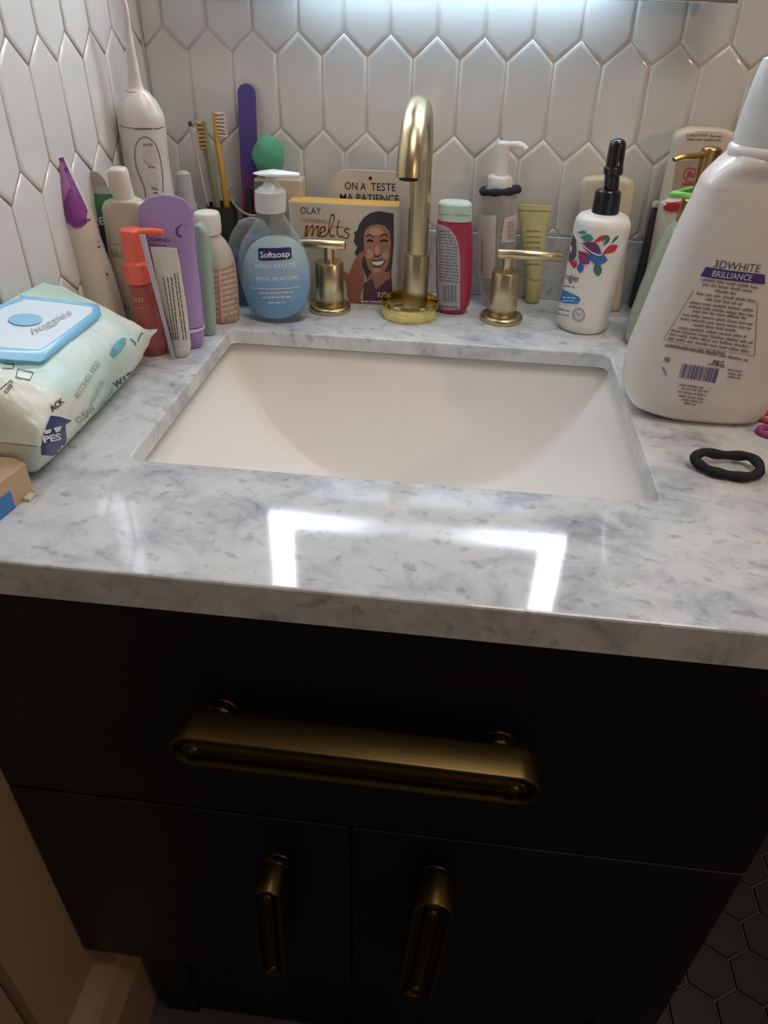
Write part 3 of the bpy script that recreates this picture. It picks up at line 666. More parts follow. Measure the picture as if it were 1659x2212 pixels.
# ------------------------------------------------------------- red bottle
t = standing('red_bottle', 'red squeeze bottle with pale mint cap and grey label, right of the faucet', 'bottle', .0345, .3700)
L = body(t, 'bottle', [(946, 1006, 676), (943, 1014, 655), (942, 1020, 610), (942, 1022, 540), (943, 1021, 490), (945, 1019, 472)], mat('red_plastic', (176, 46, 72), .3, coat=.3), hy=.0125, p=2.4, sm=2)
body(t, 'cap', [(946, 1019, 474), (946, 1020, 465), (947, 1020, 440), (948, 1020, 434)], mat('mint_cap', (206, 222, 208), .4, sss=.1), hy=.0128, p=2.4, ground=False, cap=.003)
pr = Print(t, L.front, -.0125)
pr.build('label', mat('label_grey', (176, 174, 178), .5), pr.poly([(945, 482), (958, 486), (972, 494), (984, 510), (991, 530), (994, 560), (994, 668), (975, 670), (946, 664)]), .0004)
pr.build('small_print', mat('label_ink', (104, 100, 108), .5), [s for k in range(17) for s in pr.lines((948, 500+k*6.6), (972+min(18, k*4), 502+k*6.8), 4, k)] + [q for x, w_ in [(958, 1.5), (962, 2.5), (966, 1), (969, 2), (973, 1), (976, 2.5), (980, 1.2), (984, 2)] for q in pr.stroke([(x, 616), (x, 652)], w_)]+[*pr.lines((950, 662), (990, 666), 4, 3)], .0006)
pr = Print(t, lambda u, z, off: L.front(u, z, off), -.0125)
prc = Print(t, Loft(rows(t.location, [(946, 1019, 474), (948, 1020, 434)], .0130, 2.4)).front, -.0128)
prc.build('cap_flap_line', mat('mint_line', (150, 190, 168), .5), prc.stroke([(984, 463), (1018, 464)], 2.5)+prc.stroke([(948, 462), (974, 463)], 1.5), .0004)

# ------------------------------------------------------------- clear pump bottle with elastic round its neck
t = standing('pump_bottle', 'clear pump bottle with a white pump and a black elastic round its neck', 'bottle', .0790, .4050)
L = body(t, 'bottle', [(1040, 1112, 646), (1034, 1113, 620), (1030, 1115, 540), (1036, 1117, 450), (1040, 1118, 425), (1048, 1113, 408), (1055, 1106, 402)], mat('clear_plastic2', (226, 222, 216), .15, clear=.20), sm=2)
body(t, 'collar', [(1054, 1107, 410), (1054, 1107, 384), (1055, 1106, 378)], M_white, ground=False)
body(t, 'pump_stem', [(1068, 1095, 382), (1071, 1098, 345), (1073, 1103, 312), (1074, 1104, 305)], M_white, ground=False)
a = aty(1098, 314, .405)-t.location; b_ = aty(1122, 314, .400)-t.location; c_ = aty(1136, 324, .398)-t.location
MB().tube(smoothpts([a, b_, c_], 5), .0038, 14).build('nozzle', M_white, t)
MB().tube([(0, 0, .01), (0, 0, .125)], .002, 10).build('dip_tube', M_white, t)
pr = Print(t, L.front, -.022)
pr.build('label', mat('pale_label', (206, 196, 190), .5), pr.poly([(1024, 462), (1072, 464), (1068, 600), (1034, 600), (1026, 560)])+pr.poly([(1090, 470), (1115, 462), (1113, 520), (1082, 524)]), .0004)
pr.build('small_print', M_grey, [q for k in range(8) for q in pr.lines((1096, 482+k*5), (1112, 481+k*5), 3, k)]+pr.stroke([(1043, 520), (1041, 590)], 1.2), .0006)
c1 = aty(1080, 411, .405)
e = thing('hair_elastic', 'black hair elastic pushed onto the neck of the clear pump bottle', 'hair tie', (c1.x, .405, c1.z-.004))
pp = [V((.0192*math.cos(2*PI*k/36), .017*math.sin(2*PI*k/36), .004+.0022*math.cos(2*PI*k/36+.6))) for k in range(36)]
MB().tube(pp, [.0038+.0005*math.sin(k*1.3) for k in range(36)], 12, closed=True).build('band', M_band, e)

# ------------------------------------------------------------- yellow tube
t = standing('yellow_tube', 'pale yellow squeeze tube standing on its cap behind the right faucet handle', 'tube', .1240, .4185)
L = body(t, 'tube', [(1136, 1172, 598, .010), (1130, 1176, 560, .010), (1122, 1184, 490, .006), (1118, 1190, 455, .002), (1117, 1191, 443, .0012)], mat('yellow_tube', (214, 204, 146), .45), p=2, ground=False, cap=0)
body(t, 'cap', [(1136, 1168, 632), (1134, 1173, 596)], mat('yellow_cap', (206, 196, 136), .45), hy=.009)
pr = Print(t, L.front, -.008)
pr.build('small_print', mat('ochre_ink', (150, 134, 70), .5), [q for k in range(7) for q in pr.lines((1136, 500+k*12), (1168, 501+k*12), 4, k)]+pr.stroke([(1120, 454), (1188, 456)], 1.5), .0004)

# ------------------------------------------------------------- splash-print spray bottle
t = standing('spray_bottle', 'white spray bottle with a black sprayer and colourful splash print, beside the sink corner', 'bottle', .1795, .3460)
L = body(t, 'bottle', [(1201, 1310, 712), (1200, 1312, 700), (1207, 1321, 660), (1222, 1339, 590), (1234, 1355, 520), (1240, 1362, 490), (1243, 1363, 478), (1251, 1358, 466), (1266, 1348, 459)], M_white, foot=.005, cap=.001, sm=3)
body(t, 'collar', [(1277, 1336, 462), (1278, 1337, 455), (1286, 1343, 413), (1289, 1341, 408)], M_black, ground=False)
body(t, 'sprayer', [(1304, 1336, 411), (1306, 1339, 378), (1303, 1345, 375), (1304, 1347, 362), (1308, 1346, 360), (1311, 1349, 340), (1315, 1352, 318), (1317, 1353, 311), (1320, 1352, 305), (1326, 1348, 301), (1334, 1342, 299)], M_black, ground=False, cap=0)
pr = Print(t, L.front, -.028, .003)
def petal(a, b, w):
    A, B = V(a), V(b); d = B-A; n = V((-d.y, d.x)).normalized(); out = []
    for k in range(13): u = k/12; out.append(A+d*u+n*w*math.sin(PI*u**1.5)**.9*(1 if 1 else 0))
    for k in range(11, 0, -1): u = k/12; out.append(A+d*u-n*w*math.sin(PI*u**1.5)**.9)
    return pr.poly([(p.x, p.y) for p in out])
teal = mat('teal_print', (72, 140, 138), .5); redp = mat('red_print', (196, 54, 66), .5); purp = mat('purple_print', (112, 44, 98), .5); blue = mat('blue_print', (62, 104, 168), .5)
mag = mat('magenta_print', (150, 52, 112), .5); gre = mat('green_print', (64, 112, 96), .5)
for q_, (m_, a, b_, w_) in enumerate(((teal, (1246, 502), (1268, 502), 4), (teal, (1252, 512), (1282, 516), 9), (redp, (1278, 526), (1312, 508), 5), (redp, (1298, 550), (1334, 530), 8), (redp, (1240, 555), (1236, 574), 6), (redp, (1245, 560), (1240, 580), 5),
    (gre, (1302, 534), (1314, 508), 7), (gre, (1318, 528), (1336, 508), 2.5), (gre, (1288, 560), (1293, 596), 9), (purp, (1252, 524), (1298, 544), 13), (mag, (1250, 540), (1272, 570), 13), (blue, (1262, 552), (1312, 562), 14), (blue, (1255, 560), (1254, 590), 7))):
    pr.build('splash_petal', m_, petal(a, b_, w_), .0004+.00003*q_)
pr.build('splash_logo', mat('charcoal_print', (82, 82, 86), .5), pr.disc((1232, 534), 16, 34, rot=-.1), .0004)
pr.build('splash_line', M_wprint, pr.stroke([(1246, 512), (1256, 524), (1272, 540), (1290, 550), (1300, 550)], 2.2)+pr.stroke([(1300, 548), (1303, 528), (1306, 518)], 1.8)+pr.stroke([(1247, 520), (1248, 548), (1242, 564)], 2)+[pr.text('by', (1226, 540), (1240, 540), 10, .02)], .0009)
pr.build('lettering', M_ink, [pr.text('ngler', (1221, 601), (1252, 609), 15, 0)], .0004)
pr.build('blue_badge', mat('bright_blue_print', (58, 132, 200), .5), pr.poly([(1212, 626), (1225, 629), (1240, 636), (1252, 642), (1254, 648), (1248, 657), (1230, 655), (1210, 650)]), .0004)
pr.build('badge_print', M_wprint, pr.lines((1216, 643), (1244, 645), 4, 1)+pr.lines((1216, 650), (1240, 651), 3, 2), .0006)
pr.build('small_print', mat('fine_ink', (132, 138, 134), .5), pr.lines((1216, 618), (1242, 622), 5, 5)+pr.lines((1204, 668), (1230, 674), 4, 2)+pr.lines((1204, 678), (1230, 684), 4, 7)+pr.stroke([(1250+13*math.cos(a), 680+14*math.sin(a)) for a in [2*PI*k/14 for k in range(14)]], 1.5, 2, True)+pr.stroke([(1250+10*math.cos(a), 680+11*math.sin(a)) for a in [2*PI*k/14 for k in range(14)]], .9, 2, True)+pr.stroke([(1244, 683), (1247, 675), (1251, 683), (1256, 676)], 1.2), .0004)

# ------------------------------------------------------------- back right group
t = standing('cream_bottle', 'cream round-shouldered bottle by the wall behind the black sprayer', 'bottle', .2040, .4120)
body(t, 'bottle', [(1238, 1344, 645), (1245, 1352, 560), (1252, 1362, 470), (1253, 1368, 415), (1255, 1370, 396), (1262, 1366, 387), (1272, 1358, 383)], mat('cream_plastic', (212, 200, 176), .4, sss=.1), hy=.0130, p=3.2, cap=.001)
t = standing('slate_bottle', 'dark slate-blue slim bottle by the wall between the cream and the green bottles', 'bottle', .2580, .4230)
L = body(t, 'bottle', [(1356, 1404, 668), (1382, 1432, 560), (1408, 1456, 450)], mat('slate_plastic', (66, 70, 84), .4), hy=.0060, p=3)
body(t, 'cap', [(1408, 1446, 447), (1411, 1447, 434)], M_white, hy=.005, p=3, ground=False)
t = standing('cream_canister', 'tall cream canister with a round red emblem at the back right corner', 'canister', .2980, .4000)
L = body(t, 'canister', [(1385, 1560, 640), (1413, 1578, 500), (1432, 1590, 400), (1450, 1598, 322), (1453, 1597, 300), (1462, 1592, 286), (1482, 1572, 277)], mat('canister_cream', (216, 204, 186), .45), hy=.0140, p=3.4, sm=2, cap=.001)
pr = Print(t, L.front, -.014)
pr.build('label', mat('canister_label', (178, 158, 140), .5), pr.poly([(1462, 348), (1545, 340), (1530, 470), (1442, 468)]), .0004)
redk = mat('emblem_red', (176, 72, 84), .5)
pr.build('emblem', redk, pr.stroke([(1492+15*math.cos(a), 378+15*math.sin(a)) for a in [2*PI*k/16 for k in range(16)]], 2.5, 2, True)+pr.stroke([(1484, 386), (1490, 370), (1496, 384), (1502, 372)], 3)+pr.disc((1490, 377), 6, 5)+pr.stroke([(1474, 398), (1502, 398)], 5), .0006)
pr.build('lettering', mat('tan_ink', (138, 112, 84), .5), [pr.text('CAUTION', (1482, 294), (1528, 294), 5, .02)], .0004)
pr.build('small_print', MC['tan_ink'], pr.lines((1534, 295), (1562, 297), 5, 3)+pr.lines((1484, 302), (1558, 305), 5, 5), .0004)
t = standing('floss_case', 'white rounded case with a red latch behind the green bottle', 'case', .2760, .3790)
L = body(t, 'case', [(1392, 1455, 660), (1420, 1484, 520), (1424, 1492, 450), (1428, 1490, 438), (1438, 1480, 431)], mat('case_white', (214, 210, 200), .4), hy=.0080, p=3)
pr = Print(t, L.front, -.008)
pr.build('latch', mat('red_latch', (176, 42, 54), .4), pr.poly([(1436, 436), (1472, 433), (1474, 446), (1466, 457), (1438, 455), (1433, 449)]), .0012, label='red latch')
# green pump bottle with gold pump
t = standing('green_bottle', 'sage green translucent bottle with a gold pump, half hidden by the big white bottle', 'bottle', .2620, .3100)
L = body(t, 'bottle', [(1345, 1470, 762), (1345, 1476, 735), (1362, 1500, 680), (1400, 1545, 580), (1426, 1560, 520), (1440, 1552, 495), (1452, 1532, 482), (1462, 1520, 474)], mat('sage_plastic', (160, 172, 148), .18, coat=.4, clear=.80), sm=2)
M_pg = brass('rose_gold', (178, 140, 92), .3)
body(t, 'collar', [(1459, 1520, 486), (1462, 1524, 470), (1474, 1535, 432), (1476, 1533, 428)], M_pg, ground=False)
body(t, 'pump_stem', [(1490, 1530, 432), (1500, 1540, 395), (1512, 1556, 335), (1516, 1562, 322), (1520, 1560, 317)], M_pg, ground=False)
q = [aty(1530, 332, .310), aty(1500, 337, .303), aty(1476, 338, .298), aty(1456, 345, .295)]
MB().tube(smoothpts([p-t.location for p in q], 5), [.0048-.0018*k/15 for k in range(16)], 14, flat=.6).build('nozzle', M_pg, t)
c1 = aty(1505, 418, .310)
e = thing('hair_elastic', 'lime green hair elastic looped round the gold pump', 'hair tie', (c1.x, .310, c1.z-.003))
MB().tube([V((.0205*math.cos(2*PI*k/36)-.002, .0185*math.sin(2*PI*k/36), .003+.002*math.sin(2*PI*k/18)+.0015*math.cos(2*PI*k/36))) for k in range(36)], [.0024]*36, 10, closed=True).build('band', mat('lime_elastic', (132, 214, 104), .7), e)

# ------------------------------------------------------------- big white mouthwash bottle
BX, BY = .2560, .1600
t = standing('mouthwash_bottle', 'big white mouthwash bottle with printed back text at the right edge of the counter', 'bottle', BX, BY)
rw = [(1382, 1626, 905), (1356, 1648, 866), (1345, 1662, 835), (1347, 1668, 810), (1352, 1676, 780), (1392, 1716, 680), (1432, 1752, 580), (1470, 1780, 490), (1505, 1800, 415), (1514, 1802, 396), (1530, 1794, 376), (1556, 1776, 352), (1574, 1762, 338), (1582, 1752, 330)]
M_mw = mat('glossy_white_plastic', (224, 220, 216), .3, coat=.25, sss=.08)
s = rows(t.location, rw, None, 3.0, .62)
s = [(z, cx, hx, cy, min(.038, hx*.62 if hx > .045 else hx*(.62+.38*min(1, (.045-hx)/.016))), p) for z, cx, hx, cy, hy, p in s]
s = [(0.,)+s[0][1:], *[q for q in s[1:] if q[0] > .003]]; s = [(0, s[0][1], s[0][2]-.006, 0, s[0][4]-.005, 3.0), (.0012, *s[0][1:])]+s[1:]; L = Loft(Loft(s, 4).s); L.mb(72).build('bottle', M_mw, t)
body(t, 'neck_ring', [(1580, 1756, 346), (1573, 1762, 340), (1572, 1764, 328), (1576, 1762, 318), (1584, 1756, 312)], M_mw, ground=False, cap=0)
L2 = body(t, 'cap', [(1584, 1756, 318), (1590, 1754, 290), (1606, 1752, 240), (1624, 1750, 190), (1640, 1746, 150), (1650, 1740, 128), (1662, 1726, 116)], mat('ribbed_white_cap', (220, 222, 222), .3, bump=.2, bscale=300), ground=False, cap=.002)
pr = Print(t, L.front, -.037, .006)
ink = mat('plum_ink', (138, 122, 132), .5)
pr.build('name_lettering', mat('dark_taupe', (84, 72, 78), .5), [pr.text('3DWHITE', (1541, 577), (1640, 588), 17, -.004)], .0004)
pr.build('name_band', mat('violet_band', (74, 62, 128), .45), pr.poly([(1525, 576), (1652, 593), (1652, 614), (1513, 596)]), .0004)
pr.build('band_lettering', mat('lilac_print', (206, 200, 222), .5), [pr.text('BRILLIANCE', (1537, 596), (1622, 606), 13, .015)], .0007)
tx = pr.poly([(1436, 771), (1448, 773), (1447, 782), (1435, 780)])+pr.stroke([(1431, 792), (1440, 810)], 3)
tl = [((1516, 606), (1637, 624)), ((1518, 616), (1627, 632)), ((1544, 630), (1590, 637)), ((1505, 636), (1632, 653)), ((1524, 648), (1602, 660)), ((1490, 655), (1630, 674)), ((1488, 664), (1627, 684)),
      ((1496, 674), (1612, 690)), ((1474, 681), (1626, 703)), ((1470, 690), (1622, 712)), ((1498, 704), (1590, 717)), ((1466, 710), (1612, 730)), ((1450, 716), (1626, 743)), ((1446, 724), (1620, 752)), ((1444, 733), (1618, 762)), ((1440, 748), (1566, 766)), ((1436, 748), (1616, 781))]
for k, (a, b_) in enumerate(tl): tx += pr.lines(a, b_, 7, k)
for k, (a, b_) in enumerate([((1468, 832), (1520, 840)), ((1472, 840), (1530, 848)), ((1464, 847), (1524, 856)), ((1466, 856), (1520, 864)), ((1472, 864), (1516, 871)), ((1478, 872), (1502, 876)), ((1572, 800), (1606, 805)), ((1572, 808), (1602, 812)), ((1572, 815), (1600, 819)), ((1528, 787), (1566, 795))]): tx += pr.lines(a, b_, 5, 30+k)
pr.build('small_print', ink, tx, .0004)
pr.build('text_frame', mat('plum_line', (150, 128, 128), .5), pr.stroke([(1498, 628), (1434, 732)], 1.4)+pr.stroke([(1434, 732), (1630, 768)], 1.2)+pr.stroke([(1636, 653), (1630, 768)], 1.4), .0004)
rb = random.Random(3); bars = []; x = 0
while x < 78:
    w_ = rb.choice((1.2, 1.2, 2.2, 3.4)); bars += pr.poly([(1475+x, 785+x*.145), (1475+x+w_, 785+(x+w_)*.145), (1466+x+w_, 815+(x+w_)*.155), (1466+x, 815+x*.155)]); x += w_+rb.choice((1, 1.5, 2.4))
pr.build('barcode', mat('violet_ink', (98, 84, 136), .5), bars, .0004)
pr.build('maker_lettering', mat('dark_taupe', (84, 72, 78)), [pr.text('P&G', (1538, 788), (1562, 791), 11, .015)], .0004)

# ------------------------------------------------------------- loose hair ties
P0 = on(1570, 1008, .004)
t = thing('hair_elastic', 'thick black hair elastic lying twisted on the bare marble right of the sink', 'hair tie', (P0.x, P0.y, 0))
cp = [(1500, 990, .008), (1520, 977, .010), (1552, 982, .007), (1590, 984, .006), (1622, 988, .008), (1641, 1006, .007), (1638, 1022, .0045), (1612, 1030, .0040), (1575, 1026, .0040), (1540, 1018, .0042), (1512, 1004, .005)]
pp = [on(x, y, z)-t.location for x, y, z in cp]; pp = smoothpts(pp, 5, True)
MB().tube(pp, [.0037+.0004*math.sin(k*.9) for k in range(len(pp))], 14, closed=True).build('band', mat('black_elastic', (20, 22, 26), .75, bump=.4, bscale=1200), t)
for nm, lab, colr, off, rad, cyx in (('hair_elastic', 'coral red hair elastic at the right edge behind the black one', (196, 86, 84), .0030, .016, (1668, 906)), ('hair_elastic', 'magenta hair elastic at the right edge, nearest the white bottle foot', (164, 70, 130), .0030, .016, (1664, 926))):
    P0 = on(*cyx, .003); e = thing(nm, lab, 'hair tie', (P0.x+.008, P0.y-.006 if 'magenta' in lab else P0.y+.004, 0))
    MB().tube([V((rad*1.15*math.cos(2*PI*k/30), rad*.62*math.sin(2*PI*k/30)-.10*rad*math.cos(2*PI*k/30), .0027+.0002*math.sin(2*PI*k/10))) for k in range(30)], [.0026]*30, 10, closed=True).build('band', mat('el_'+str(colr[0]), colr, .7), e)

# ------------------------------------------------------------- left cluster
t = standing('pill_bottle', 'pale round-shouldered pill bottle with a white screw cap and a pink-brown text label', 'bottle', -.2150, .2990)
L = body(t, 'bottle', [(458, 517, 697), (455, 517, 680), (446, 512, 610), (440, 506, 565), (434, 498, 540), (430, 486, 520), (428, 476, 508), (427, 475, 496)], mat('pill_plastic', (196, 190, 176), .4, sss=.15), sm=2)
L2 = body(t, 'cap', [(424, 477, 503), (421, 477, 490), (418, 474, 465), (420, 472, 457)], mat('cap_white', (228, 226, 214), .4, bump=.1), ground=False, cap=.0015)
s_ = [q for q in L.s if .018 < q[0] < .065]
pr = Print(t, L.front, -.022)
pr.build('label', mat('pill_label', (178, 146, 128), .5, vary=.12), pr.poly([(447, 580), (456, 576), (474, 583), (508, 566), (513, 610), (517, 680), (514, 694), (462, 702), (456, 690), (450, 640)]), .0004)
wd = []
for k in range(9): wd += pr.lines((451+k*.8, 596+k*11.5), (470+k*.6, 594+k*11.5), 7, k)+pr.lines((476+k*.4, 592+k*11.5), (509+k*.6, 582+k*11.5), 8, k+20)
pr.build('label_print', mat('pill_print', (226, 196, 184), .5), wd+pr.stroke([(474, 584), (478, 640), (482, 696)], 3), .0006)

t = standing('lavender_tube', 'lavender squeeze tube with a rounded top and moon print, standing on its cap', 'tube', -.2240, .2225)
L = body(t, 'tube', [(372, 440, 700, .0125), (360, 436, 660, .0125), (340, 431, 610, .0115), (322, 425, 560, .0095), (310, 421, 520, .0075), (300, 418, 480, .005), (298, 417, 462, .0035), (303, 413, 446, .0025), (316, 402, 431, .0018), (336, 384, 423, .0014), (350, 370, 421, .0012)], mat('lavender_plastic', (166, 140, 192), .4, sss=.05), ground=False, cap=0, p=2)
body(t, 'cap', [(392, 438, 744), (388, 440, 720), (376, 438, 704)], mat('lavender_cap', (158, 130, 188), .4), dep=1, hy=None, cap=.001)
body(t, 'cap_ring', [(380, 441, 708), (380, 441, 703)], mat('ring_white', (214, 204, 226), .4), ground=False, cap=0)
pr = Print(t, L.front, -.006)
pi_ = mat('plum_print', (104, 76, 132), .5)
pr.build('moon_print', pi_, pr.poly([(396, 484), (386, 487), (379, 495), (380, 506), (388, 512), (395, 511), (387, 505), (385, 496), (389, 489)])+pr.disc((400, 490), 1.5, 1.5, 8)+pr.disc((404, 486), 1.2, 1.2, 8), .0004)
pr.build('lettering', pi_, [pr.text('CALMING', (316, 519), (366, 522), 8, .015), pr.text('comforting', (318, 532), (360, 533), 8, .01), pr.text('HAND TREATMENT'[:14], (322, 541), (392, 545), 5, .01)], .0004)

t = standing('ointment_tube', 'slim white ointment tube with black print, standing in front of the lavender tube', 'tube', -.2290, .1970)
L = body(t, 'tube', [(370, 411, 742, .0095), (366, 408, 715, .0095), (352, 402, 660, .009), (340, 394, 610, .007), (331, 388, 565, .004), (326, 383, 543, .0018), (325, 382, 535, .0012)], mat('ointment_white', (204, 200, 188), .4), ground=False, cap=0)
body(t, 'cap', [(374, 411, 770), (371, 411, 742)], mat('ointment_cap', (206, 204, 196), .4), dep=1, cap=.001)
pr = Print(t, L.front, -.006)
pr.build('small_print', M_ink, [q for k in range(4) for q in pr.lines((374+k*4.2, 735), (346+k*8.6, 600+(0 if k else 40)), 4, k)]+[q for k in range(2) for q in pr.lines((404-k*6, 735), (384-k*6, 590), 4, 11+k)], .0004)
# lilac strip beside it: a folded leaflet
t = standing('paper_leaflet', 'narrow pale lilac folded leaflet standing between the coral pump and the ointment tube', 'leaflet', -.2440, .1848)
A, B, C_, D_ = [aty(x, y, .1848)-t.location for x, y in [(301, 507), (313, 508), (372, 735), (366, 735)]]
C_.z = 0; D_.z = 0
MB().prism([(A.x, A.z), (B.x, B.z), (C_.x, 0), (D_.x, 0)], lambda u, v, w: V((u, (w-.5)*.0016, v))).build('sheet', mat('lilac_paper', (186, 178, 196), .6), t, smooth=False)

t = standing('mint_bottle', 'flat pale mint bottle squeezed between the lavender tube and the pill bottle', 'bottle', -.2260, .2560)
body(t, 'bottle', [(430, 466, 715), (424, 464, 650), (418, 456, 560), (414, 450, 505), (417, 444, 490), (423, 438, 481)], mat('pale_mint', (156, 176, 160), .3, clear=.85), hy=.0085, p=2.6)

t = standing('coral_pump', 'pink see-through bottle with a bright coral pump, behind the ointment tube', 'bottle', -.2590, .2000)
L = body(t, 'bottle', [(306, 362, 764), (304, 360, 740), (293, 349, 680), (286, 338, 640), (280, 330, 616), (282, 326, 608), (286, 322, 602)], mat('pink_clear', (210, 124, 116), .2, clear=.42), sm=2)
cor = mat('coral_plastic', (232, 98, 74), .35, coat=.2, sss=.08)
body(t, 'collar', [(273, 329, 607), (272, 328, 600), (266, 322, 568), (268, 318, 561)], cor, ground=False)
body(t, 'pump_head', [(272, 314, 566), (268, 310, 545), (262, 305, 512), (259, 303, 500), (258, 303, 493)], cor, ground=False)
q = [aty(296, 501, .200), aty(330, 500, .200), aty(353, 502, .200)]
MB().tube([p-t.location for p in q], [.0042, .0040, .0034], 14, flat=.8).build('nozzle', cor, t)
pr = Print(t, L.front, -.012)
pr.build('lettering', mat('pink_white', (206, 140, 128), .5), [pr.text('im', (290, 652), (310, 652), 14, .0), *pr.stroke([(290, 664), (318, 664)], 1)], .0005)

t = standing('beige_bottle', 'frosted beige bottle with a tall beige cap and grey lettering, behind the coral pump', 'bottle', -.2880, .2400)
L = body(t, 'bottle', [(262, 338, 700), (250, 335, 640), (236, 328, 550), (226, 322, 480), (222, 318, 450), (228, 312, 436), (240, 300, 428)], mat('beige_frost', (196, 186, 166), .4, clear=.90), sm=2, hy=.0130)
body(t, 'cap', [(250, 292, 432), (247, 289, 424), (240, 286, 412), (235, 278, 385), (232, 274, 368), (235, 272, 362)], mat('beige_cap', (208, 198, 184), .4, sss=.1), ground=False, hy=.0105)
pr = Print(t, L.front, -.012)
pr.build('lettering', mat('sage_ink', (112, 110, 92), .5), [pr.text('NLII', (243, 556), (272, 556), 16, -.005), *pr.stroke([(238, 526), (300, 528)], 1.2)], .0004)
pr.build('lettering', MC['sage_ink'], [pr.text('m', (262, 668), (280, 670), 13, .01)], .0004)

t = standing('white_purple_tube', 'tapered white tube with a purple leaf label at its top, by the left wall', 'tube', -.2945, .2150)
L = body(t, 'tube', [(200, 272, 700, .015), (186, 262, 660, .016), (168, 244, 600, .017), (152, 222, 540, .017), (142, 207, 500, .0175), (136, 194, 462, .018), (131, 176, 424, .015), (129, 160, 392, .0115), (129, 147, 366, .009), (129, 137, 344, .007)], mat('lotion_white', (206, 196, 180), .45, sss=.08), cap=0, p=2.2)
pr = Print(t, L.front, -.016)
pr.build('purple_label', mat('leaf_purple', (122, 52, 126), .45, vary=.2), pr.poly([(122, 338), (142, 340), (152, 362), (164, 388), (172, 408), (182, 436), (188, 462), (186, 480), (175, 490), (160, 491), (148, 480), (139, 455), (128, 420), (122, 380)]), .0012)
pr.build('leaf_highlight', mat('leaf_lilac', (156, 108, 160), .45), pr.poly([(130, 346), (138, 372), (150, 400), (142, 430), (137, 440), (131, 400)]), .0016)
pr.build('small_print', M_ink, pr.stroke([(192, 460), (196, 466), (194, 474), (189, 472)], 2.4)+pr.stroke([(140, 470), (144, 480), (141, 480)], 2)+pr.stroke([(212, 522), (217, 530), (212, 534)], 3)+pr.disc((232, 592), 3, 3, 8), .0005)

t = standing('navy_tube', 'navy and green squeeze tube with white letters, wedged behind the purple-labelled tube', 'tube', -.2890, .2600)
L = body(t, 'tube', [(232, 292, 700, .007), (222, 276, 600, .007), (208, 262, 500, .005), (194, 254, 440, .0026), (187, 250, 418, .0012)], ramp_mat('navy_green', [(0, (34, 42, 78)), (.80, (38, 46, 84)), (.86, (44, 88, 88)), (.93, (58, 118, 74)), (1, (70, 128, 80))], lo=0, hi=.128), cap=0)
body(t, 'crimp', [(187, 250, 420, .0012), (186, 249, 403, .0009)], mat('crimp_clear', (208, 202, 196), .3, clear=.7), ground=False, cap=0)
a_ = aty(187, 406, .260); b_ = aty(232, 404, .260); c0 = (a_+b_)/2-t.location; rx_ = (b_.x-a_.x)/2
pf = [(c0.x+rx_*math.cos(PI*k/14), c0.z+.0145*math.sin(PI*k/14)) for k in range(15)]
MB().prism(pf, lambda u, v, w: V((u, (w-.5)*.0012, v))).build('hang_tab', mat('tab_clear', (192, 178, 172), .3, clear=.5), t)
pr = Print(t, L.front, -.005)
pr.build('lettering', M_wprint, [pr.text('TE', (203, 486), (228, 484), 14, .02)], .0004)

# water flosser
t = standing('water_flosser', 'white cordless water flosser with a long curved jet tip in the back left corner', 'oral irrigator', -.2875, .3350)
L = body(t, 'handle', [(304, 394, 560), (288, 380, 450), (281, 374, 420), (270, 363, 350), (263, 358, 300), (259, 356, 278), (256, 352, 250), (256, 344, 232), (262, 334, 215), (270, 322, 200), (275, 314, 192)], mat('flosser_white', (218, 212, 206), .3, coat=.2), dep=.85, sm=3)
TPm = mat('flosser_white', (0, 0, 0))
ps = [(294, 196), (291, 170), (284, 120), (276, 70), (270, 20), (258, -20), (240, -40)]
Q = [aty(x, y, .335 - (0 if i < 4 else .002*(i-3)))-t.location for i, (x, y) in enumerate(ps)]
MB().tube(smoothpts(Q, 4), [.0100, .0085, .0074, .0066, .0060, .0056, .0052, .0048, .0045, .0043, .0041, .0040, .0038, .0037, .0036, .0035, .0034, .0033, .0032, .0031, .003, .003, .003, .003, .0028], 20).build('jet_tip', mat('tip_white', (216, 206, 206), .25, clear=.9), t)
pr = Print(t, L.front, -.026)
pr.build('seam_line', mat('seam_grey', (112, 106, 104), .5), pr.stroke([(258, 270), (270, 275), (290, 277)], 1.6)+pr.stroke([(292, 278), (308, 278)], 3.4)+pr.stroke([(310, 278), (328, 278)], 3.4)+pr.stroke([(331, 278), (345, 277), (357, 272)], 2)+
    pr.stroke([(315, 425), (312, 405), (298, 370), (292, 345), (293, 318), (300, 302), (310, 296), (320, 297), (333, 308), (343, 330), (349, 360), (352, 390), (352, 415)], 1.8), .0004)
pr.build('mode_lettering', mat('seam_grey', (0, 0, 0)), [pr.text('ON/OFF', (309, 315), (330, 315), 5, .03), pr.text('Mode', (320, 362), (335, 363), 4.5, .03), pr.text('MODE', (328, 409), (342, 411), 5, .03), *pr.stroke([(332, 416), (340, 417)], 3)], .0004)
pr.build('button', mat('button_white', (208, 202, 198), .4), pr.disc((324, 336), 14, 17)+pr.disc((331, 386), 12, 17), .0008)

# small spray
t = standing('travel_spray', 'small frosted travel spray bottle with a rounded clear cap, beside the toothbrush cup', 'bottle', -.2645, .3800)
M_fr = mat('frost_clear', (200, 200, 194), .3, clear=.62)
body(t, 'bottle', [(398, 442, 610), (392, 436, 540), (386, 428, 470), (385, 424, 440), (387, 420, 432)], M_fr)
body(t, 'spray_cap', [(385, 421, 436), (382, 417, 415), (379, 412, 385), (380, 410, 374), (384, 406, 369)], mat('frost_cap', (206, 206, 202), .25, clear=.75), ground=False)

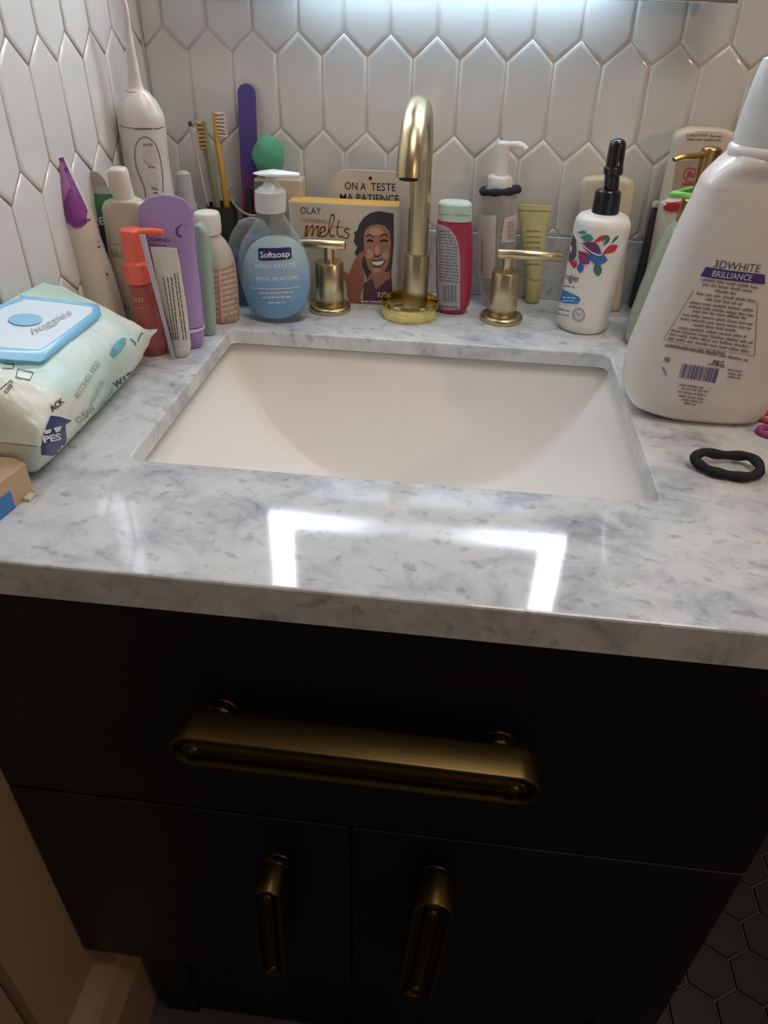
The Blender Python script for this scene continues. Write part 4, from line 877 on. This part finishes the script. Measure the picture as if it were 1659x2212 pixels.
# toothbrush cup and what it holds
CX_, CY_ = -.2380, .4000
t = thing('toothbrush_cup', 'dark olive glass tumbler holding brushes, behind the pill bottle', 'cup', (CX_, CY_, 0))
pf = [(.0125, .0008), (.0135, 0), (.0152, .003), (.0175, .096), (.0172, .0975), (.0166, .096), (.0143, .006), (.002, .005)]
n = 40; MB().lathe(pf, n).build('tumbler', mat('olive_glass', (84, 84, 68), .15, clear=.45), t)
def brush(name, lab, base, top, r0_, r1_, m, cat='toothbrush', headf=None, bend=None):
    B_ = V(base); T_ = aty(*top[:2], top[2]); t = thing(name, lab, cat, (CX_+B_.x, CY_+B_.y, B_.z)); d = T_-t.location
    pts = [V((0, 0, 0)), d*.35, d*.7, d*.86, d]
    if bend: pts[3] += V(bend)
    P_ = smoothpts(pts, 4); N = len(P_)
    MB().tube(P_, [r0_+(r1_-r0_)*k/(N-1) for k in range(N)], 12).build('handle', m, t)
    if headf: headf(t, d)
    return t
def bristles(colr, sx, length, w=.0045, z0=-.022, z1=-.001):
    def f(t, d):
        b = MB(); rg_ = random.Random(2)
        for i in range(7):
            for j in range(3):
                z = d.z+z0+(z1-z0)*i/6; y = d.y+(j-1)*w*.55; x = d.x+(z-d.z)*d.x/d.z
                b.tube([(x+sx*.001, y, z), (x+sx*(length*.6), y+rg_.uniform(-.0004, .0004), z), (x+sx*length, y+rg_.uniform(-.001, .001), z+rg_.uniform(-.0012, .0012))], [.0012, .0014, .0016], 7)
        b.build('bristles', mat('bristle_'+str(colr[0]), colr, .8), t)
    return f
yel = mat('bamboo_yellow', (214, 164, 72), .45)
brush('toothbrush', 'yellow toothbrush with white bristles, tallest in the cup', (.009, .001, .0062), (463, 243, .412), .0042, .0026, yel, headf=bristles((222, 204, 196), 1, .0105), bend=(-.001, 0, -.001))
brush('toothbrush', 'amber-bristled toothbrush with a pale green handle in the cup', (.003, -.007, .0062), (440, 262, .404), .0044, .0022, mat('pale_green_handle', (134, 142, 104), .5), headf=bristles((196, 160, 98), -1, .009, z0=-.026, z1=-.002))
def swabtip(colr):
    def f(t, d):
        MB().tube([d*.975, d*.985, d, d*1.006], [.0016, .0024, .0022, .0010], 12).build('tip', mat('swab_%d' % colr[0], colr, .9), t)
    return f
brush('makeup_brush', 'thin brush with a dark tip at the left of the cup', (-.006, -.001, .0062), (410, 264, .402), .0018, .0018, mat('pale_stick', (206, 192, 188), .4), 'brush', swabtip((84, 76, 76)))
brush('makeup_brush', 'thin cream brush with a pale slanted tip next to the dark-tipped one', (-.003, .007, .0062), (430, 264, .410), .0022, .0022, mat('cream_stick', (212, 200, 188), .4), 'brush', swabtip((214, 196, 178)))

# nail file, leaning on the wall
A = V((-.2075, .398, 0)); T_ = aty(532, 182, .4270)
t = thing('nail_file', 'tall rounded nail file fading from violet to magenta, leaning behind the blue jar', 'nail file', A)
d = T_-A; H = d.length; ux = d.normalized(); sx_ = V((1, 0, -ux.x/ux.z)).normalized(); nn_ = ux.cross(sx_).normalized()
W_ = .0098; pl = [(W_*math.cos(a), H-W_+W_*math.sin(a)) for a in [PI*k/14 for k in range(15)]]+[(-W_, 0), (W_, 0)]
me = MB().prism(pl, lambda u, v, w: sx_*u+ux*v+nn_*((w-.5)*.003)); me.v = [v+V((0, 0, .0008)) for v in me.v]
me.build('board', ramp_mat('violet_magenta', [(0, (188, 36, 96)), (.36, (196, 34, 104)), (.52, (120, 48, 120)), (.62, (78, 58, 128)), (1, (84, 74, 140))], lo=0, hi=.222, rough=.7), t, smooth=False)
# dark comb + thin loop by the file
t = standing('dark_lipstick', 'short black tube standing between the nail file and the soap dispenser', 'tube', -.1990, .3975 if False else .3990)
q = aty(536, 405, .399)
t.location = (q.x+.0, .3985, 0)
MB().lathe([(.0045, 0), (.0050, .001), (.0050, .060), (.0043, .0605), (.0043, q.z-.002), (.0035, q.z)], 28).build('tube_body', M_black, t)
t.location.y = .3970
cl = aty(520, 430, .3925)
e = thing('hair_loop', 'thin beige elastic cord hanging in a loop in front of the nail file', 'hair tie', (cl.x, .3925, cl.z-.012))
ps = [(500, 400), (496, 412), (498, 426), (507, 442), (520, 455), (536, 464), (552, 466)]
Q = [aty(x, y, .3925)-e.location for x, y in ps]
MB().tube(smoothpts(Q, 5), .0014, 10).build('cord', mat('beige_cord', (178, 156, 146), .6), e)

# ------------------------------------------------------------- wipes pack
t = thing('wipes_pack', 'soft pale green wet wipes pack with blue flip lid, against the left wall', 'wipes', (-.285, .06, 0))
ox, oy = t.location.x, t.location.y
sec0 = [(-.258, .0015), (-.246, .014), (-.239, .030), (-.238, .046), (-.243, .056), (-.256, .066), (-.280, .081), (-.300, .092), (-.3095, .094), (-.312, .080), (-.3125, .050), (-.312, .022), (-.302, .006), (-.280, .001)]
cxm, czm = -.280, .046
def seam(y_, flat, zs, xs=1.0): return [(cxm+(x-cxm)*xs, zs+(z-czm)*flat, y_) for x, z in sec0]
st = [(-.046, .05, .034, .92), (-.0450, .20, .035, .93), (-.043, .45, .038, .96), (-.040, .72, .041, .98), (-.034, .90, .0435, .99), (-.015, .98, .0455, 1), (.03, 1, .046, 1), (.08, 1, .046, 1), (.12, .97, .045, 1), (.145, .80, .041, .98), (.158, .50, .036, .96), (.166, .16, .033, .94), (.170, .07, .032, .93), (.179, .06, .032, .93)]
vs = []; nS = len(sec0); rw_ = random.Random(4)
dense = []
for i in range(len(st)-1):
    for q in range(4):
        u = q/4; dense.append(tuple(st[i][k]+(st[i+1][k]-st[i][k])*u for k in range(4)))
dense.append(st[-1])
for y_, fz, zs, xs in dense:
    ring = smoothpts([V((x-ox, y_-oy, z)) for x, z, y_ in seam(y_, fz, zs, xs)], 3, True)
    for k, p in enumerate(ring):
        wv = .0011*math.sin(k*.9+y_*170)*math.sin(y_*90+k*.35)
        q = V((p.x+wv, p.y, max(.0008, p.z+wv*.8))); q.x = max(q.x, XL+.0042-ox); vs.append(q)
nr = nS*3; N = len(dense)
fs = [(i*nr+k, i*nr+(k+1) % nr, (i+1)*nr+(k+1) % nr, (i+1)*nr+k) for i in range(N-1) for k in range(nr)]+[tuple(range(nr)), tuple((N-1)*nr+k for k in range(nr))]
M_pack = bpy.data.materials.new('pack_film'); M_pack.use_nodes = True
nt = M_pack.node_tree; bs_ = nt.nodes['Principled BSDF']; tc = nt.nodes.new('ShaderNodeTexCoord'); nz = nt.nodes.new('ShaderNodeTexNoise'); nz.inputs['Scale'].default_value = 14; nt.links.new(tc.outputs['Object'], nz.inputs['Vector'])
cr = nt.nodes.new('ShaderNodeValToRGB'); e_ = cr.color_ramp.elements; e_[0].position = .38; e_[0].color = (*lin((186, 212, 194)), 1); e_[1].position = .62; e_[1].color = (*lin((226, 230, 216)), 1); e_.new(.5).color = (*lin((200, 226, 218)), 1)
nt.links.new(nz.outputs['Fac'], cr.inputs[0]); nt.links.new(cr.outputs[0], bs_.inputs['Base Color']); bs_.inputs['Roughness'].default_value = .32
n2 = nt.nodes.new('ShaderNodeTexNoise'); n2.inputs['Scale'].default_value = 45; n2.inputs['Distortion'].default_value = 1.2; nt.links.new(tc.outputs['Object'], n2.inputs['Vector']); bp = nt.nodes.new('ShaderNodeBump'); bp.inputs['Strength'].default_value = .5; bp.inputs['Distance'].default_value = .003
nt.links.new(n2.outputs['Fac'], bp.inputs['Height']); nt.links.new(bp.outputs[0], bs_.inputs['Normal'])
pk = mesh('pack', vs, fs, M_pack, t, sharp=80)
bpy.context.view_layer.update()
from mathutils.bvhtree import BVHTree
bvh = BVHTree.FromPolygons([V(v)+t.location for v in vs], fs)
def hug(px, py, off=.0004):
    """the point of the pack that the photograph shows at this pixel"""
    d = ray(px, py).normalized(); h, nrm, _, _ = bvh.ray_cast(CAM, d)
    if h is None: return None
    if nrm.dot(d) > 0: nrm = -nrm
    return h+nrm*off-t.location
def pack_print(name, m, polys, off=.0005, label=None):
    bm = bmesh.new()
    for sh in polys:
        if isinstance(sh, tuple):
            vv = [bm.verts.new((*p, 0)) for p in sh[0]]
            for f in sh[1]:
                try: bm.faces.new([vv[i] for i in f])
                except ValueError: pass
        else: bm.faces.new([bm.verts.new((*p, 0)) for p in sh])
    bmesh.ops.triangulate(bm, faces=bm.faces[:])
    for _ in range(4):
        es = [e for e in bm.edges if e.calc_length() > 9]
        if es: bmesh.ops.subdivide_edges(bm, edges=es, cuts=1); bmesh.ops.triangulate(bm, faces=[f for f in bm.faces if len(f.verts) > 3])
    kill = []
    for v in bm.verts:
        q = hug(v.co.x, v.co.y, off)
        if q is None: kill.append(v)
        else: v.co = q
    bmesh.ops.delete(bm, geom=kill, context='VERTS')
    me = bpy.data.meshes.new(name); bm.to_mesh(me); bm.free(); me.materials.append(m)
    o = bpy.data.objects.new(name, me); COL.objects.link(o); o.parent = t; return props(o, label)
def ptext(txt, a, b, h, bold=0, shear=0):
    vs_, fs_ = text2d(txt, bold); xs = [v[0] for v in vs_]; x0, x1 = min(xs), max(xs); A = V(a); d = V(b)-A; L_ = d.length; n_ = V((d.y, -d.x)).normalized(); e = d/L_
    return ([tuple(A+e*((x-x0)/(x1-x0)*L_+shear*y*h)+n_*(y/.72*h)) for x, y in vs_], fs_)
def pstroke(px, w_):
    out = []
    for a, b in zip(px, px[1:]):
        a, b = V(a), V(b); d = b-a; n_ = V((-d.y, d.x)).normalized()*w_/2; out.append([tuple(a-n_), tuple(b-n_), tuple(b+n_), tuple(a+n_)])
    return out
nv = mat('pack_navy', (38, 54, 104), .45); gg = mat('pack_grey_green', (146, 176, 164), .5)
pack_print('pack_badge', nv, [[(108, 898), (128, 900), (154, 908), (140, 918), (143, 950), (134, 972), (112, 984), (90, 982), (88, 965), (96, 930)]])
pack_print('badge_lettering', mat('pack_white', (214, 222, 226), .5), [ptext('PES', (92, 956), (130, 948), 14, .04), [(90, 930), (108, 926), (106, 934), (96, 938)], [(112, 924), (130, 920), (126, 930), (118, 934)]], .0012)
for tx_ in (ptext('ACK', (112, 890), (139, 868), 12, .03), ptext('WASH', (250, 842), (300, 812), 18, .03), ptext('08"', (14, 852), (34, 830), 10, .0)): pack_print('pack_lettering', mat('pack_black', (52, 58, 62), .5), [tx_], .0007)
for ln in ([(0, 842), (24, 822)], [(38, 798), (72, 806), (64, 822), (34, 816), (38, 798)], [(5, 786), (30, 788), (28, 798), (4, 796)], [(280, 732), (290, 740), (292, 746)], [(296, 738), (304, 720), (308, 722)]): pack_print('line_drawing', MC['pack_black'], pstroke(ln, 1.8), .0007)
pack_print('pale_lettering', gg, [ptext('ALCOHOL FREE', (168, 862), (216, 786), 13, .01), ptext('CLEAN', (168, 916), (206, 886), 14, .02), ptext('UNSCENTED', (196, 880), (226, 822), 9, .0), ptext('PURE CARE', (214, 886), (248, 840), 8, 0)], .0007)
pack_print('teal_badge', mat('pack_teal', (108, 172, 180), .5), [[(236, 766), (240, 752), (252, 738), (264, 730), (271, 732), (270, 744), (258, 760), (244, 772)]], .0008)
# flip lid
Pn = V((.042, 0, .072)).normalized(); Pp = V((-.262, .07, .0745))
def lidpt(px, py, up_=0): return atplane(px, py, Pp+Pn*up_, Pn)-t.location
out = [(-70, 690), (40, 642), (58, 638), (196, 653), (214, 660), (217, 672), (212, 684), (110, 766), (92, 776), (72, 778), (-70, 760)]
inn_ = [(-60, 695), (44, 650), (66, 646), (186, 660), (200, 664), (199, 670), (194, 678), (104, 744), (86, 753), (66, 754), (-60, 740)]
P1 = [lidpt(*p) for p in out]; P2 = [lidpt(*p, 0) for p in inn_]
P1 = smoothpts(P1, 3, True); P2 = smoothpts(P2, 3, True); k = len(P1)
P1 = [V((max(p.x, XL+.004-ox), p.y, p.z)) for p in P1]; P2 = [V((max(p.x, XL+.006-ox), p.y, p.z)) for p in P2]
dn = Pn*.012
vs = [p-dn for p in P1]+[p-Pn*.001 for p in P1]+[p+(q-p)*.25+Pn*.0002 for p, q in zip(P1, P2)]+[p for p in P2]+[p-Pn*.0008 for p in P2]
fs = [(a*k+i, a*k+(i+1) % k, (a+1)*k+(i+1) % k, (a+1)*k+i) for a in range(4) for i in range(k)]+[tuple(range(k))[::-1], tuple(4*k+i for i in range(k))]
lid = mesh('flip_lid', vs, fs, mat('lid_blue', (112, 184, 222), .3, coat=.2), t, sharp=40, label='blue flip lid')
mesh('lid_panel', [p-Pn*.0007+Pn*.0004 for p in P2], [tuple(range(k))], mat('lid_white', (212, 228, 238), .35), lid, smooth=False)
def flat_lid(px): return [lidpt(*p, .0006) for p in px]
def lidshape(name, m, polys, parent):
    vs, fs = [], []
    for sh in polys:
        if isinstance(sh, tuple): k_ = len(vs); vs += flat_lid(sh[0]); fs += [tuple(i+k_ for i in f) for f in sh[1]]
        else: k_ = len(vs); vs += flat_lid(sh); fs.append(tuple(range(k_, k_+len(sh))))
    return mesh(name, vs, fs, m, parent, smooth=False)
lidshape('lid_oval', mat('lid_oval_blue', (128, 190, 224), .4), [[(55+37*math.cos(2*PI*q/28), 690+13*math.sin(2*PI*q/28)) for q in range(28)]], lid)
lidshape('lid_lettering', mat('lid_grey', (168, 180, 190), .5), [ptext('huggies', (72, 722), (156, 678), 15, .0)], lid)

# ------------------------------------------------------------- tan box in front of it
t = thing('tan_box', 'tan cardboard box with a blue stripe, in front of the wipes pack', 'box', (-.283, -.078, 0))
b = MB(); z = .0225
P4 = [(.025, -.034), (.0345, .024), (.022, .030), (-.034, .030), (-.034, -.034)]
b.prism(P4, lambda u, v, w: V((u, v, .0004+w*z))); b.build('carton', mat('kraft_tan', (196, 168, 134), .7, vary=.05), t, smooth=False)
MB().prism([(.0252, -.0345), (.035, .0242), (.0222, .0304), (-.034, .0304), (-.034, -.0345)], lambda u, v, w: V((u*1.0, v, z+.0004+w*.0010))).build('lid', mat('kraft_tan', (0, 0, 0)), t, smooth=False)
MB().prism([(.0256, -.0352), (.0320, .0040), (.0300, .0050), (.0240, -.033), (-.034, -.033), (-.034, -.0352)], lambda u, v, w: V((u, v, .0006+w*.0135))).build('stripe', mat('stripe_blue', (62, 128, 196), .5), t, smooth=False, label='blue stripe')
tb = MB(); tb.box((.0335, .012, .0004), (.038, .020, .0030), .0006); tb.build('torn_flap', mat('torn_white', (220, 214, 204), .7), t)
# fluff on the floor under the vanity
P0 = on(371, 2086, FLZ+.006)
t = thing('tissue_scrap', 'tiny pale scrap of tissue on the dark floor under the vanity', 'scrap', (P0.x, P0.y, FLZ+.0025))
MB().lathe([(0,0),(.004,.001),(.005,.003),(.003,.006),(0,.007)],14).build("scrap", mat("tissue",(190,186,180),.9), t)
